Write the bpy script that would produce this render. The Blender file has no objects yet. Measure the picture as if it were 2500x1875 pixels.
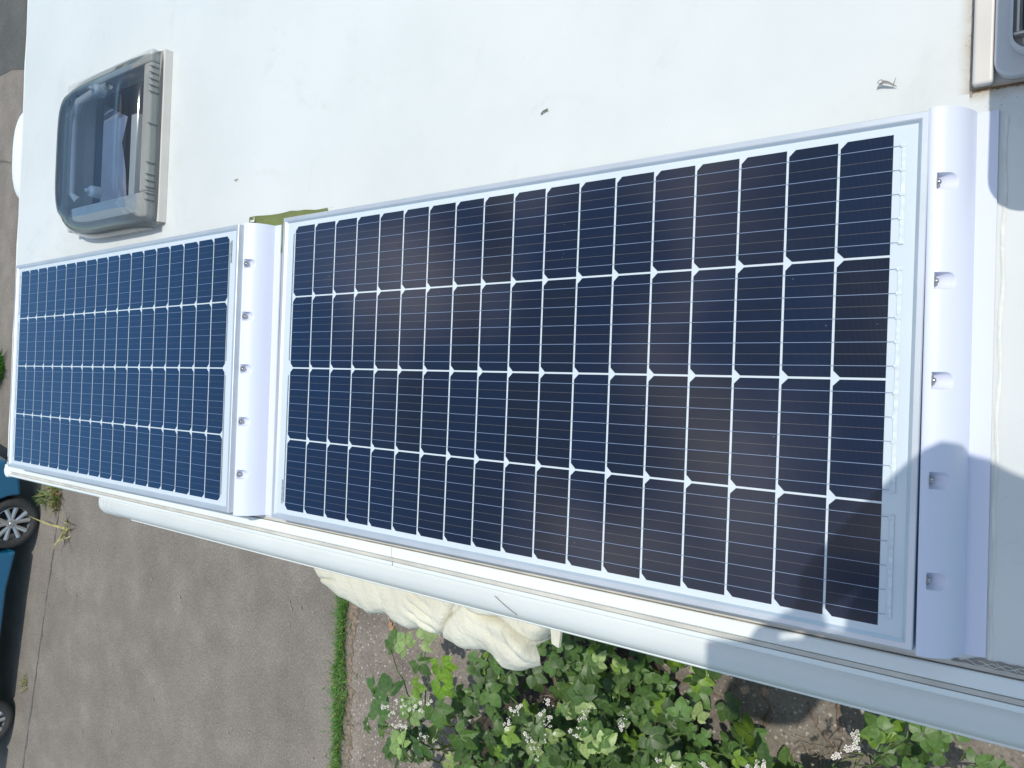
import bpy, bmesh, math, random
from mathutils import Vector, Matrix, noise
random.seed(7)
SC = bpy.context.scene
H = 2.95                      # height of the solar panel's top face above the ground
R = math.radians

# ------------------------------------------------------------------ camera
cam_d = bpy.data.cameras.new('camera'); cam = bpy.data.objects.new('camera', cam_d)
SC.collection.objects.link(cam); SC.camera = cam
cam_d.sensor_width = 36.0; cam_d.lens = 1880.0 / 2500.0 * 36.0
cam_d.clip_start = 0.02; cam_d.clip_end = 2000
ax = [(0.8006091, 0.0378259, -0.5979918), (-0.0246505, 0.9992397, 0.0302039), (0.5986797, -0.0094407, 0.8009329)]
M = Matrix.Identity(4)
for c in range(3):
    for r in range(3): M[r][c] = ax[c][r]
CAM = Vector((0.20785, 0.28588, 1.09186 + H))
M.translation = CAM
cam.matrix_world = M

# ------------------------------------------------------------------ sky and sun
SUN = Vector((0.385, 0.352, 1.0)).normalized()
el = math.asin(SUN.z); az = math.atan2(SUN.x, SUN.y)
W = bpy.data.worlds.new('World'); SC.world = W; W.use_nodes = True
nt = W.node_tree; nt.nodes.clear()
out = nt.nodes.new('ShaderNodeOutputWorld'); bg = nt.nodes.new('ShaderNodeBackground')
sky = nt.nodes.new('ShaderNodeTexSky'); sky.sky_type = 'NISHITA'; sky.sun_disc = False
sky.sun_elevation = el; sky.sun_rotation = az; sky.air_density = 1.0; sky.dust_density = 0.6; sky.ozone_density = 0.9
bg.inputs['Strength'].default_value = 0.13
tc = nt.nodes.new('ShaderNodeTexCoord'); mp = nt.nodes.new('ShaderNodeMapping')
mp.inputs['Scale'].default_value = (1.0, 1.0, 1.6)
nz = nt.nodes.new('ShaderNodeTexNoise'); nz.inputs['Scale'].default_value = 4.2; nz.inputs['Detail'].default_value = 5; nz.inputs['Roughness'].default_value = 0.5
cr = nt.nodes.new('ShaderNodeValToRGB'); cr.color_ramp.elements[0].position = 0.49; cr.color_ramp.elements[1].position = 0.66
cr.color_ramp.elements[1].color = (0.85, 0.85, 0.85, 1)
mx = nt.nodes.new('ShaderNodeMix'); mx.data_type = 'RGBA'
nt.links.new(tc.outputs['Generated'], mp.inputs['Vector']); nt.links.new(mp.outputs['Vector'], nz.inputs['Vector'])
sp_ = nt.nodes.new('ShaderNodeSeparateXYZ'); nt.links.new(tc.outputs['Generated'], sp_.inputs[0])
mr = nt.nodes.new('ShaderNodeMapRange'); mr.inputs['From Min'].default_value = 0.50; mr.inputs['From Max'].default_value = 0.68
nt.links.new(sp_.outputs['Z'], mr.inputs['Value'])
mm = nt.nodes.new('ShaderNodeMath'); mm.operation = 'MULTIPLY'
nt.links.new(nz.outputs['Fac'], cr.inputs['Fac']); nt.links.new(cr.outputs['Color'], mm.inputs[0]); nt.links.new(mr.outputs['Result'], mm.inputs[1]); nt.links.new(mm.outputs[0], mx.inputs['Factor'])
tn = nt.nodes.new('ShaderNodeMix'); tn.data_type = 'RGBA'; tn.blend_type = 'MULTIPLY'; tn.inputs['Factor'].default_value = 1; tn.inputs['B'].default_value = (0.84, 1.03, 1.02, 1)
nt.links.new(sky.outputs['Color'], tn.inputs['A']); nt.links.new(tn.outputs['Result'], mx.inputs['A']); mx.inputs['B'].default_value = (17.0, 15.8, 14.8, 1)
nt.links.new(mx.outputs['Result'], bg.inputs['Color']); nt.links.new(bg.outputs['Background'], out.inputs['Surface'])
sd = bpy.data.lights.new('sun', 'SUN'); sd.energy = 2.6; sd.angle = R(0.53); sd.color = (1.0, 0.97, 0.88)
so = bpy.data.objects.new('sun', sd); SC.collection.objects.link(so)
so.rotation_euler = SUN.to_track_quat('Z', 'Y').to_euler(); so.location = (3, 3, 12)
SC.view_settings.view_transform = 'Standard'; SC.view_settings.look = 'None'
SC.view_settings.exposure = 0.17; SC.view_settings.gamma = 1.0
SC.render.film_transparent = False
SC.cycles.max_bounces = 8; SC.cycles.transparent_max_bounces = 12

# ------------------------------------------------------------------ helpers
C = SC.collection
def tag(o, label=None, cat=None, group=None, kind=None):
    if label: o['label'] = label
    if cat: o['category'] = cat
    if group: o['group'] = group
    if kind: o['kind'] = kind
    return o
def empty(name, loc=(0, 0, 0), rz=0.0):
    o = bpy.data.objects.new(name, None); C.objects.link(o); o.location = loc; o.rotation_euler = (0, 0, rz)
    o.empty_display_size = 0.1
    return o
def obj(name, data, mats, parent=None, smooth=False, loc=None):
    """data: bmesh or (verts, faces[, matidx]) -> ONE mesh object"""
    me = bpy.data.meshes.new(name)
    if isinstance(data, bmesh.types.BMesh):
        data.to_mesh(me); data.free()
    else:
        me.from_pydata([tuple(v) for v in data[0]], [], data[1])
        if len(data) > 2:
            for p, k in zip(me.polygons, data[2]): p.material_index = k
    if not isinstance(mats, (list, tuple)): mats = [mats]
    for m in mats: me.materials.append(m)
    if smooth:
        for p in me.polygons: p.use_smooth = True
    me.update()
    o = bpy.data.objects.new(name, me); C.objects.link(o)
    if parent: o.parent = parent
    if loc: o.location = loc
    return o
def autosmooth(o, ang=35):
    me = o.data
    bm = bmesh.new(); bm.from_mesh(me)
    for f in bm.faces: f.smooth = True
    for e in bm.edges:
        if len(e.link_faces) == 2 and e.calc_face_angle(0) > R(ang): e.smooth = False
    bm.to_mesh(me); bm.free(); return o
def bevel(o, w, seg=2, ang=30):
    m = o.modifiers.new('bevel', 'BEVEL'); m.width = w; m.segments = seg; m.limit_method = 'ANGLE'; m.angle_limit = R(ang)
    m.harden_normals = False
    return o
def box(bm, x0, x1, y0, y1, z0, z1):
    vs = [bm.verts.new((x, y, z)) for z in (z0, z1) for y in (y0, y1) for x in (x0, x1)]
    for f in ((0, 2, 3, 1), (4, 5, 7, 6), (0, 1, 5, 4), (2, 6, 7, 3), (0, 4, 6, 2), (1, 3, 7, 5)):
        bm.faces.new([vs[i] for i in f])
def bxs(*bs):
    bm = bmesh.new()
    for b in bs: box(bm, *b)
    return bm
def sweep_x(prof, x0, x1, cap=True, closed=True):
    """extrude a (y,z) profile along X"""
    n = len(prof); vs = [(x0, y, z) for y, z in prof] + [(x1, y, z) for y, z in prof]
    fs = [[i, (i + 1) % n, n + (i + 1) % n, n + i] for i in range(n if closed else n - 1)]
    if cap and closed: fs += [list(range(n))[::-1], list(range(n, 2 * n))]
    return vs, fs
def tube(pts, rad, seg=8, caps=True):
    pts = [Vector(p) for p in pts]; n = len(pts)
    rad = rad if isinstance(rad, (list, tuple)) else [rad] * n
    vs = []; fs = []; up = Vector((0, 0, 1))
    for i, p in enumerate(pts):
        d = (pts[min(i + 1, n - 1)] - pts[max(i - 1, 0)]).normalized()
        a = d.cross(up)
        if a.length < 1e-3: a = d.cross(Vector((0, 1, 0)))
        a.normalize(); b = d.cross(a)
        for k in range(seg):
            t = 2 * math.pi * k / seg
            vs.append(p + a * (rad[i] * math.cos(t)) + b * (rad[i] * math.sin(t)))
    for i in range(n - 1):
        for k in range(seg):
            fs.append([i * seg + k, i * seg + (k + 1) % seg, (i + 1) * seg + (k + 1) % seg, (i + 1) * seg + k])
    if caps: fs += [list(range(seg)), list(range((n - 1) * seg, n * seg))[::-1]]
    return vs, fs
def merge(*parts):
    V = []; F = []
    for p in parts:
        o = len(V); V += list(p[0]); F += [[i + o for i in f] for f in p[1]]
    return V, F
def lathe(prof, seg=32, axis='X', c=(0, 0, 0)):
    """prof: (r, h) along an axis"""
    vs = []; n = len(prof)
    for r, h in prof:
        for k in range(seg):
            t = 2 * math.pi * k / seg; a, b = r * math.cos(t), r * math.sin(t)
            v = (h, a, b) if axis == 'X' else (a, b, h) if axis == 'Z' else (a, h, b)
            vs.append((v[0] + c[0], v[1] + c[1], v[2] + c[2]))
    fs = []
    for i in range(n - 1):
        for k in range(seg):
            fs.append([i * seg + k, i * seg + (k + 1) % seg, (i + 1) * seg + (k + 1) % seg, (i + 1) * seg + k])
    return vs, fs

# ------------------------------------------------------------------ materials
def ramp(nt, stops):
    r = nt.nodes.new('ShaderNodeValToRGB'); e = r.color_ramp.elements
    while len(e) > 1: e.remove(e[0])
    e[0].position = stops[0][0]; e[0].color = (*stops[0][1], 1)
    for p, c in stops[1:]:
        k = e.new(p); k.color = (*c, 1)
    return r
def mat(name, col, rough=0.5, metal=0.0, coat=0.0, var=0.0, vscale=8.0, bump=0.0, bscale=60.0, trans=0.0, spec=0.5):
    m = bpy.data.materials.new(name); m.use_nodes = True; nt = m.node_tree
    b = nt.nodes['Principled BSDF']
    b.inputs['Base Color'].default_value = (*col, 1); b.inputs['Roughness'].default_value = rough
    b.inputs['Metallic'].default_value = metal; b.inputs['Coat Weight'].default_value = coat; b.inputs['Coat Roughness'].default_value = 0.06
    b.inputs['Specular IOR Level'].default_value = spec
    tc = nt.nodes.new('ShaderNodeTexCoord')
    if var > 0:
        n = nt.nodes.new('ShaderNodeTexNoise'); n.inputs['Scale'].default_value = vscale; n.inputs['Detail'].default_value = 6
        nt.links.new(tc.outputs['Object'], n.inputs['Vector'])
        r = ramp(nt, [(0.3, tuple(c * (1 - var) for c in col)), (0.7, tuple(min(1, c * (1 + var)) for c in col))])
        nt.links.new(n.outputs['Fac'], r.inputs['Fac']); nt.links.new(r.outputs['Color'], b.inputs['Base Color'])
    if bump > 0:
        n2 = nt.nodes.new('ShaderNodeTexNoise'); n2.inputs['Scale'].default_value = bscale; n2.inputs['Detail'].default_value = 4
        nt.links.new(tc.outputs['Object'], n2.inputs['Vector'])
        bp = nt.nodes.new('ShaderNodeBump'); bp.inputs['Strength'].default_value = bump; bp.inputs['Distance'].default_value = 0.01
        nt.links.new(n2.outputs['Fac'], bp.inputs['Height']); nt.links.new(bp.outputs['Normal'], b.inputs['Normal'])
    return m
def N(m, t, **kw):
    n = m.node_tree.nodes.new(t)
    for k, v in kw.items():
        if k in n.inputs: n.inputs[k].default_value = v
        else: setattr(n, k, v)
    return n
def LK(m, a, b): m.node_tree.links.new(a, b)
def mathn(m, op, a, b=None, c=None):
    n = N(m, 'ShaderNodeMath', operation=op)
    for i, v in enumerate((a, b, c)):
        if v is None: continue
        if isinstance(v, (int, float)): n.inputs[i].default_value = v
        else: LK(m, v, n.inputs[i])
    return n.outputs[0]

MAT = {}
# white gelcoat roof with faint grime
def roof_mat():
    m = mat('roof_gelcoat', (0.80, 0.83, 0.835), rough=0.38, coat=0.15)
    b = m.node_tree.nodes['Principled BSDF']; tc = N(m, 'ShaderNodeTexCoord')
    n1 = N(m, 'ShaderNodeTexNoise', Scale=1.6, Detail=7, Roughness=0.6); LK(m, tc.outputs['Object'], n1.inputs['Vector'])
    r1 = ramp(m.node_tree, [(0.35, (0.62, 0.635, 0.615)), (0.62, (0.68, 0.69, 0.67))]); LK(m, n1.outputs['Fac'], r1.inputs['Fac'])
    n2 = N(m, 'ShaderNodeTexNoise', Scale=9, Detail=8, Roughness=0.7); LK(m, tc.outputs['Object'], n2.inputs['Vector'])
    r2 = ramp(m.node_tree, [(0.66, (0, 0, 0)), (0.78, (1, 1, 1))]); LK(m, n2.outputs['Fac'], r2.inputs['Fac'])
    mx = N(m, 'ShaderNodeMix', data_type='RGBA'); mx.inputs['B'].default_value = (0.56, 0.53, 0.47, 1)
    f = mathn(m, 'MULTIPLY', r2.outputs['Color'], 0.35); LK(m, f, mx.inputs['Factor']); LK(m, r1.outputs['Color'], mx.inputs['A'])
    # tiny dark specks of dirt
    v = N(m, 'ShaderNodeTexVoronoi', Scale=42.0); v.inputs['Randomness'].default_value = 1
    LK(m, tc.outputs['Object'], v.inputs['Vector'])
    sp = mathn(m, 'LESS_THAN', v.outputs['Distance'], 0.035)
    n3 = N(m, 'ShaderNodeTexNoise', Scale=3.0); LK(m, tc.outputs['Object'], n3.inputs['Vector'])
    sp = mathn(m, 'MULTIPLY', sp, mathn(m, 'GREATER_THAN', n3.outputs['Fac'], 0.56))
    m2 = N(m, 'ShaderNodeMix', data_type='RGBA'); m2.inputs['B'].default_value = (0.35, 0.32, 0.27, 1)
    LK(m, mathn(m, 'MULTIPLY', sp, 0.6), m2.inputs['Factor']); LK(m, mx.outputs['Result'], m2.inputs['A'])
    # rusty run-off halo beside the vent flange, and soft grey water marks
    gp = N(m, 'ShaderNodeNewGeometry'); sx = N(m, 'ShaderNodeSeparateXYZ'); LK(m, gp.outputs['Position'], sx.inputs[0])
    dx = mathn(m, 'ABSOLUTE', mathn(m, 'SUBTRACT', sx.outputs['X'], 0.0785))
    fx = mathn(m, 'MAXIMUM', mathn(m, 'SUBTRACT', 1.0, mathn(m, 'DIVIDE', dx, 0.020)), 0.0)
    fy = mathn(m, 'GREATER_THAN', sx.outputs['Y'], 0.695)
    ex = mathn(m, 'GREATER_THAN', sx.outputs['X'], 0.075)
    dy = mathn(m, 'ABSOLUTE', mathn(m, 'SUBTRACT', sx.outputs['Y'], 0.697))
    fe = mathn(m, 'MULTIPLY', ex, mathn(m, 'MAXIMUM', mathn(m, 'SUBTRACT', 1.0, mathn(m, 'DIVIDE', dy, 0.018)), 0.0))
    nr = N(m, 'ShaderNodeTexNoise', Scale=26, Detail=7, Roughness=0.7); LK(m, gp.outputs['Position'], nr.inputs['Vector'])
    ft = mathn(m, 'MULTIPLY', mathn(m, 'MAXIMUM', mathn(m, 'MULTIPLY', fx, fy), fe), mathn(m, 'MULTIPLY', nr.outputs['Fac'], 1.75))
    m5 = N(m, 'ShaderNodeMix', data_type='RGBA'); m5.inputs['B'].default_value = (0.36, 0.25, 0.13, 1)
    LK(m, mathn(m, 'MINIMUM', mathn(m, 'POWER', ft, 1.4), 0.9), m5.inputs['Factor']); LK(m, m2.outputs['Result'], m5.inputs['A'])
    nw = N(m, 'ShaderNodeTexNoise', Scale=4.5, Detail=9, Roughness=0.72); nw.inputs['Distortion'].default_value = 1.2; LK(m, gp.outputs['Position'], nw.inputs['Vector'])
    rw = ramp(m.node_tree, [(0.56, (0, 0, 0)), (0.70, (1, 1, 1))]); LK(m, nw.outputs['Fac'], rw.inputs['Fac'])
    m6 = N(m, 'ShaderNodeMix', data_type='RGBA'); m6.inputs['B'].default_value = (0.50, 0.51, 0.47, 1)
    LK(m, mathn(m, 'MULTIPLY', rw.outputs['Color'], 0.30), m6.inputs['Factor']); LK(m, m5.outputs['Result'], m6.inputs['A'])
    LK(m, m6.outputs['Result'], b.inputs['Base Color'])
    n4 = N(m, 'ShaderNodeTexNoise', Scale=14, Detail=3); LK(m, tc.outputs['Object'], n4.inputs['Vector'])
    bp = N(m, 'ShaderNodeBump', Strength=0.12, Distance=0.01); LK(m, n4.outputs['Fac'], bp.inputs['Height']); LK(m, bp.outputs['Normal'], b.inputs['Normal'])
    return m
MAT['roof'] = roof_mat()
MAT['wall'] = mat('motorhome_side_paint', (0.74, 0.76, 0.76), 0.35, var=0.04, vscale=2)
MAT['trim'] = mat('white_trim', (0.82, 0.84, 0.81), 0.4, var=0.03, vscale=5)
MAT['beige'] = mat('aged_beige_filler', (0.58, 0.55, 0.49), 0.6, var=0.16, vscale=14)
MAT['groove'] = mat('dirty_groove', (0.20, 0.175, 0.145), 0.8, var=0.4, vscale=30)
MAT['awning'] = mat('awning_housing_grey', (0.66, 0.675, 0.65), 0.33, var=0.04, vscale=4)
MAT['awning_lip'] = mat('awning_lip_white', (0.82, 0.83, 0.79), 0.45)
MAT['abs'] = mat('white_abs_plastic', (0.68, 0.70, 0.82), 0.4, var=0.015, vscale=3)
MAT['alu'] = mat('anodised_aluminium', (0.62, 0.65, 0.69), 0.42, metal=0.55, var=0.05, vscale=12)
MAT['steel'] = mat('stainless_steel', (0.5, 0.5, 0.49), 0.25, metal=1.0)
MAT['rubber'] = mat('black_gap', (0.03, 0.03, 0.035), 0.6)
MAT['wire'] = mat('tinned_ribbon', (0.26, 0.33, 0.48), 0.35, metal=0.2)
MAT['ribbon'] = mat('silver_busbar', (0.66, 0.71, 0.73), 0.5, metal=0.0, var=0.12, vscale=160)
MAT['blackline'] = mat('black_print', (0.05, 0.07, 0.08), 0.5)
MAT['backsheet'] = mat('white_backsheet_under_glass', (0.62, 0.68, 0.72), 0.5, coat=0.85, var=0.02, vscale=4)
def cell_mat():
    m = mat('silicon_cell_under_glass', (0.008, 0.014, 0.045), 0.45, coat=1.0, spec=0.08)
    b = m.node_tree.nodes['Principled BSDF']; b.inputs['Coat Roughness'].default_value = 0.09; b.inputs['Coat IOR'].default_value = 1.38
    tc = N(m, 'ShaderNodeTexCoord'); sx = N(m, 'ShaderNodeSeparateXYZ'); LK(m, tc.outputs['Object'], sx.inputs[0])
    fx = mathn(m, 'FRACT', mathn(m, 'DIVIDE', sx.outputs['X'], 0.00150))
    finger = mathn(m, 'LESS_THAN', fx, 0.22)
    fy = mathn(m, 'ABSOLUTE', mathn(m, 'SUBTRACT', mathn(m, 'FRACT', mathn(m, 'ADD', mathn(m, 'DIVIDE', sx.outputs['Y'], 0.0316), 0.0)), 0.0))
    # thin dashed line midway between ribbons
    dy = mathn(m, 'LESS_THAN', mathn(m, 'ABSOLUTE', mathn(m, 'SUBTRACT', fy, 0.5)), 0.011)
    dash = mathn(m, 'MULTIPLY', dy, mathn(m, 'LESS_THAN', mathn(m, 'FRACT', mathn(m, 'DIVIDE', sx.outputs['X'], 0.0030)), 0.6))
    oi = N(m, 'ShaderNodeObjectInfo')
    base = ramp(m.node_tree, [(0.0, (0.002, 0.007, 0.026)), (0.5, (0.002, 0.010, 0.036)), (1.0, (0.003, 0.007, 0.020))])
    LK(m, oi.outputs['Random'], base.inputs['Fac'])
    # sky reflection and coating tint put into the base colour, bluer at low angles
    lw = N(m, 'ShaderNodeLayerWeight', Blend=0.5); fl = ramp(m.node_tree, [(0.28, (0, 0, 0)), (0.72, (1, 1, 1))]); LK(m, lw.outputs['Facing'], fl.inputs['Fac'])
    film_refl = N(m, 'ShaderNodeMix', data_type='RGBA'); film_refl.inputs['B'].default_value = (0.001, 0.046, 0.145, 1)
    LK(m, fl.outputs['Color'], film_refl.inputs['Factor']); LK(m, base.outputs['Color'], film_refl.inputs['A'])
    mx = N(m, 'ShaderNodeMix', data_type='RGBA'); mx.inputs['B'].default_value = (0.036, 0.042, 0.062, 1)
    LK(m, mathn(m, 'MULTIPLY', finger, 0.9), mx.inputs['Factor']); LK(m, film_refl.outputs['Result'], mx.inputs['A'])
    m2 = N(m, 'ShaderNodeMix', data_type='RGBA'); m2.inputs['B'].default_value = (0.15, 0.145, 0.14, 1)
    LK(m, dash, m2.inputs['Factor']); LK(m, mx.outputs['Result'], m2.inputs['A'])
    # dust on the glass
    nn = N(m, 'ShaderNodeTexNoise', Scale=3.0, Detail=5); LK(m, tc.outputs['Object'], nn.inputs['Vector'])
    v = N(m, 'ShaderNodeTexVoronoi', Scale=85.0); 
    gv = N(m, 'ShaderNodeNewGeometry'); LK(m, gv.outputs['Position'], v.inputs['Vector'])
    sp = mathn(m, 'LESS_THAN', v.outputs['Distance'], 0.05)
    n5 = N(m, 'ShaderNodeTexNoise', Scale=6.0); LK(m, gv.outputs['Position'], n5.inputs['Vector'])
    sp = mathn(m, 'MULTIPLY', sp, mathn(m, 'GREATER_THAN', n5.outputs['Fac'], 0.60))
    m3 = N(m, 'ShaderNodeMix', data_type='RGBA'); m3.inputs['B'].default_value = (0.45, 0.45, 0.45, 1)
    LK(m, mathn(m, 'MULTIPLY', sp, 0.6), m3.inputs['Factor']); LK(m, m2.outputs['Result'], m3.inputs['A'])
    LK(m, m3.outputs['Result'], b.inputs['Base Color'])
    return m
MAT['cell'] = cell_mat()
def ground_mat(name, a, b_, c_, speck, sscale, samt, blot=1.2):
    m = mat(name, a, 0.9, spec=0.25); b = m.node_tree.nodes['Principled BSDF']; tc = N(m, 'ShaderNodeTexCoord')
    n1 = N(m, 'ShaderNodeTexNoise', Scale=blot, Detail=9, Roughness=0.62); LK(m, tc.outputs['Object'], n1.inputs['Vector'])
    r1 = ramp(m.node_tree, [(0.32, a), (0.5, b_), (0.68, c_)]); LK(m, n1.outputs['Fac'], r1.inputs['Fac'])
    n2 = N(m, 'ShaderNodeTexNoise', Scale=55, Detail=6, Roughness=0.75); LK(m, tc.outputs['Object'], n2.inputs['Vector'])
    r2 = ramp(m.node_tree, [(0.3, (0.62, 0.60, 0.58)), (0.5, (1.0, 1.0, 1.0)), (0.72, (1.42, 1.40, 1.36))]); LK(m, n2.outputs['Fac'], r2.inputs['Fac'])
    mu = N(m, 'ShaderNodeMix', data_type='RGBA', blend_type='MULTIPLY'); mu.inputs['Factor'].default_value = 0.9
    LK(m, r1.outputs['Color'], mu.inputs['A']); LK(m, r2.outputs['Color'], mu.inputs['B'])
    v = N(m, 'ShaderNodeTexVoronoi', Scale=sscale); LK(m, tc.outputs['Object'], v.inputs['Vector'])
    rr = ramp(m.node_tree, [(0.0, (1, 1, 1)), (0.26, (1, 1, 1)), (0.34, (0, 0, 0))]); LK(m, v.outputs['Distance'], rr.inputs['Fac'])
    sep = N(m, 'ShaderNodeSeparateColor'); LK(m, v.outputs['Color'], sep.inputs[0])
    f = mathn(m, 'MULTIPLY', rr.outputs['Color'], mathn(m, 'GREATER_THAN', sep.outputs[0], 1 - samt))
    ms = N(m, 'ShaderNodeMix', data_type='RGBA'); ms.inputs['B'].default_value = (*speck, 1)
    mpp = N(m, 'ShaderNodeMapping'); mpp.inputs['Scale'].default_value = (1.7, 0.9, 1); LK(m, tc.outputs['Object'], mpp.inputs[0])
    n7 = N(m, 'ShaderNodeTexNoise', Scale=1.0, Detail=8, Roughness=0.7); n7.inputs['Distortion'].default_value = .6; LK(m, mpp.outputs[0], n7.inputs['Vector'])
    r7 = ramp(m.node_tree, [(0.34, (0.92, 0.92, 0.93)), (0.52, (1, 1, 1)), (0.70, (1.09, 1.08, 1.06))]); LK(m, n7.outputs['Fac'], r7.inputs['Fac'])
    mu2 = N(m, 'ShaderNodeMix', data_type='RGBA', blend_type='MULTIPLY'); mu2.inputs['Factor'].default_value = 1
    LK(m, mu.outputs['Result'], mu2.inputs['A']); LK(m, r7.outputs['Color'], mu2.inputs['B']); mu = mu2
    LK(m, mathn(m, 'MULTIPLY', f, 0.42), ms.inputs['Factor']); LK(m, mu.outputs['Result'], ms.inputs['A'])
    f2 = mathn(m, 'MULTIPLY', rr.outputs['Color'], mathn(m, 'LESS_THAN', sep.outputs[1], samt * 0.8))
    md = N(m, 'ShaderNodeMix', data_type='RGBA'); md.inputs['B'].default_value = (0.09, 0.08, 0.07, 1)
    LK(m, mathn(m, 'MULTIPLY', f2, 0.6), md.inputs['Factor']); LK(m, ms.outputs['Result'], md.inputs['A'])
    LK(m, md.outputs['Result'], b.inputs['Base Color'])
    bp = N(m, 'ShaderNodeBump', Strength=0.5, Distance=0.01); LK(m, n2.outputs['Fac'], bp.inputs['Height']); LK(m, bp.outputs['Normal'], b.inputs['Normal'])
    return m
MAT['concrete'] = ground_mat('worn_concrete', (0.185, 0.160, 0.138), (0.212, 0.186, 0.161), (0.252, 0.222, 0.193), (0.46, 0.42, 0.38), 72, 0.32, 2.3)
MAT['aggregate'] = ground_mat('exposed_aggregate', (0.165, 0.138, 0.116), (0.222, 0.190, 0.160), (0.30, 0.26, 0.222), (0.66, 0.60, 0.55), 34, 0.35, 2.5)
MAT['asphalt'] = ground_mat('dark_road', (0.085, 0.085, 0.082), (0.105, 0.105, 0.10), (0.135, 0.133, 0.125), (0.22, 0.21, 0.2), 60, 0.2)
MAT['dirt'] = mat('dry_soil', (0.23, 0.175, 0.13), 0.95, var=0.45, vscale=40, bump=0.8, bscale=90)
MAT['bush_shade'] = mat('painted_bush_shade', (0.055, 0.042, 0.032), 0.95, var=0.6, vscale=25, bump=0.9, bscale=70)  # near-black ground colour, painted shade for below the bramble
MAT['crack'] = mat('joint_filler', (0.12, 0.11, 0.10), 0.9, var=0.3, vscale=30)
MAT['pebble'] = mat('pale_pebbles', (0.48, 0.43, 0.38), 0.8, var=0.35, vscale=12)
def foliage(name, col, var=0.35, tl=0.25, rough=0.42, scale=9.0):
    m = mat(name, col, rough); nt = m.node_tree; b = nt.nodes['Principled BSDF']
    at = N(m, 'ShaderNodeAttribute', attribute_name='tint')
    tc = N(m, 'ShaderNodeTexCoord'); n = N(m, 'ShaderNodeTexNoise', Scale=scale, Detail=5); LK(m, tc.outputs['Object'], n.inputs['Vector'])
    r = ramp(nt, [(0.3, tuple(c * (1 - var) for c in col)), (0.7, tuple(c * (1 + var) for c in col))]); LK(m, n.outputs['Fac'], r.inputs['Fac'])
    mu = N(m, 'ShaderNodeMix', data_type='RGBA', blend_type='MULTIPLY'); mu.inputs['Factor'].default_value = 1
    LK(m, r.outputs['Color'], mu.inputs['A']); LK(m, at.outputs['Color'], mu.inputs['B'])
    LK(m, mu.outputs['Result'], b.inputs['Base Color'])
    t = N(m, 'ShaderNodeBsdfTranslucent'); br = N(m, 'ShaderNodeMix', data_type='RGBA', blend_type='MULTIPLY'); br.inputs['Factor'].default_value = 1
    LK(m, mu.outputs['Result'], br.inputs['A']); br.inputs['B'].default_value = (1.6, 2.0, 0.6, 1); LK(m, br.outputs['Result'], t.inputs['Color'])
    ms = N(m, 'ShaderNodeMixShader'); ms.inputs[0].default_value = tl
    LK(m, b.outputs[0], ms.inputs[1]); LK(m, t.outputs[0], ms.inputs[2]); LK(m, ms.outputs[0], nt.nodes['Material Output'].inputs['Surface'])
    return m
MAT['leaf'] = foliage('bramble_leaf', (0.080, 0.150, 0.036), 0.25, 0.15, 0.45, 60)
MAT['grass'] = foliage('grass_blade', (0.075, 0.20, 0.035), 0.3, 0.25, 0.55, 20)
MAT['drygrass'] = foliage('dry_grass', (0.33, 0.30, 0.13), 0.3, 0.2, 0.7, 20)
MAT['cane'] = mat('bramble_cane', (0.15, 0.20, 0.06), 0.6, var=0.35, vscale=20)
MAT['deadcane'] = mat('dead_cane', (0.17, 0.12, 0.09), 0.85, var=0.35, vscale=30, bump=0.5, bscale=80)
MAT['petal'] = mat('blossom_petal', (0.80, 0.72, 0.70), 0.6)
MAT['bud'] = mat('blossom_bud', (0.42, 0.50, 0.28), 0.6)
def cloth_mat():
    m = mat('cream_towelling', (0.72, 0.67, 0.50), 0.92, spec=0.15)
    b = m.node_tree.nodes['Principled BSDF']; tc = N(m, 'ShaderNodeTexCoord')
    v = N(m, 'ShaderNodeTexVoronoi', Scale=210.0); LK(m, tc.outputs['Object'], v.inputs['Vector'])
    n = N(m, 'ShaderNodeTexNoise', Scale=80, Detail=6, Roughness=0.7); LK(m, tc.outputs['Object'], n.inputs['Vector'])
    n9 = N(m, 'ShaderNodeTexNoise', Scale=9, Detail=3); LK(m, tc.outputs['Object'], n9.inputs['Vector'])
    r = ramp(m.node_tree, [(0.35, (0.64, 0.61, 0.50)), (0.65, (0.72, 0.69, 0.57))]); LK(m, n9.outputs['Fac'], r.inputs['Fac']); LK(m, r.outputs['Color'], b.inputs['Base Color'])
    s = mathn(m, 'ADD', mathn(m, 'MULTIPLY', v.outputs['Distance'], -0.25), n.outputs['Fac'])
    bp = N(m, 'ShaderNodeBump', Strength=0.7, Distance=0.0035); LK(m, s, bp.inputs['Height']); LK(m, bp.outputs['Normal'], b.inputs['Normal'])
    return m
MAT['cloth'] = cloth_mat()
MAT['stain'] = mat('brown_cloth_stain', (0.12, 0.08, 0.04), 0.9)
def smoky(name, tint, refl=1.0):
    m = bpy.data.materials.new(name); m.use_nodes = True; nt = m.node_tree; nt.nodes.remove(nt.nodes['Principled BSDF'])
    t = N(m, 'ShaderNodeBsdfTransparent'); t.inputs[0].default_value = (*tint, 1)
    d = N(m, 'ShaderNodeBsdfDiffuse'); d.inputs[0].default_value = (0.30, 0.34, 0.38, 1)
    m0 = N(m, 'ShaderNodeMixShader'); m0.inputs[0].default_value = 0.06
    LK(m, t.outputs[0], m0.inputs[1]); LK(m, d.outputs[0], m0.inputs[2])
    g = N(m, 'ShaderNodeBsdfGlossy', Roughness=0.05); g.inputs[0].default_value = (1, 1, 1, 1)
    fr = N(m, 'ShaderNodeFresnel', IOR=1.5); ms = N(m, 'ShaderNodeMixShader')
    LK(m, fr.outputs[0], ms.inputs[0]); LK(m, m0.outputs[0], ms.inputs[1]); LK(m, g.outputs[0], ms.inputs[2])
    LK(m, ms.outputs[0], nt.nodes['Material Output'].inputs['Surface']); return m
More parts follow.
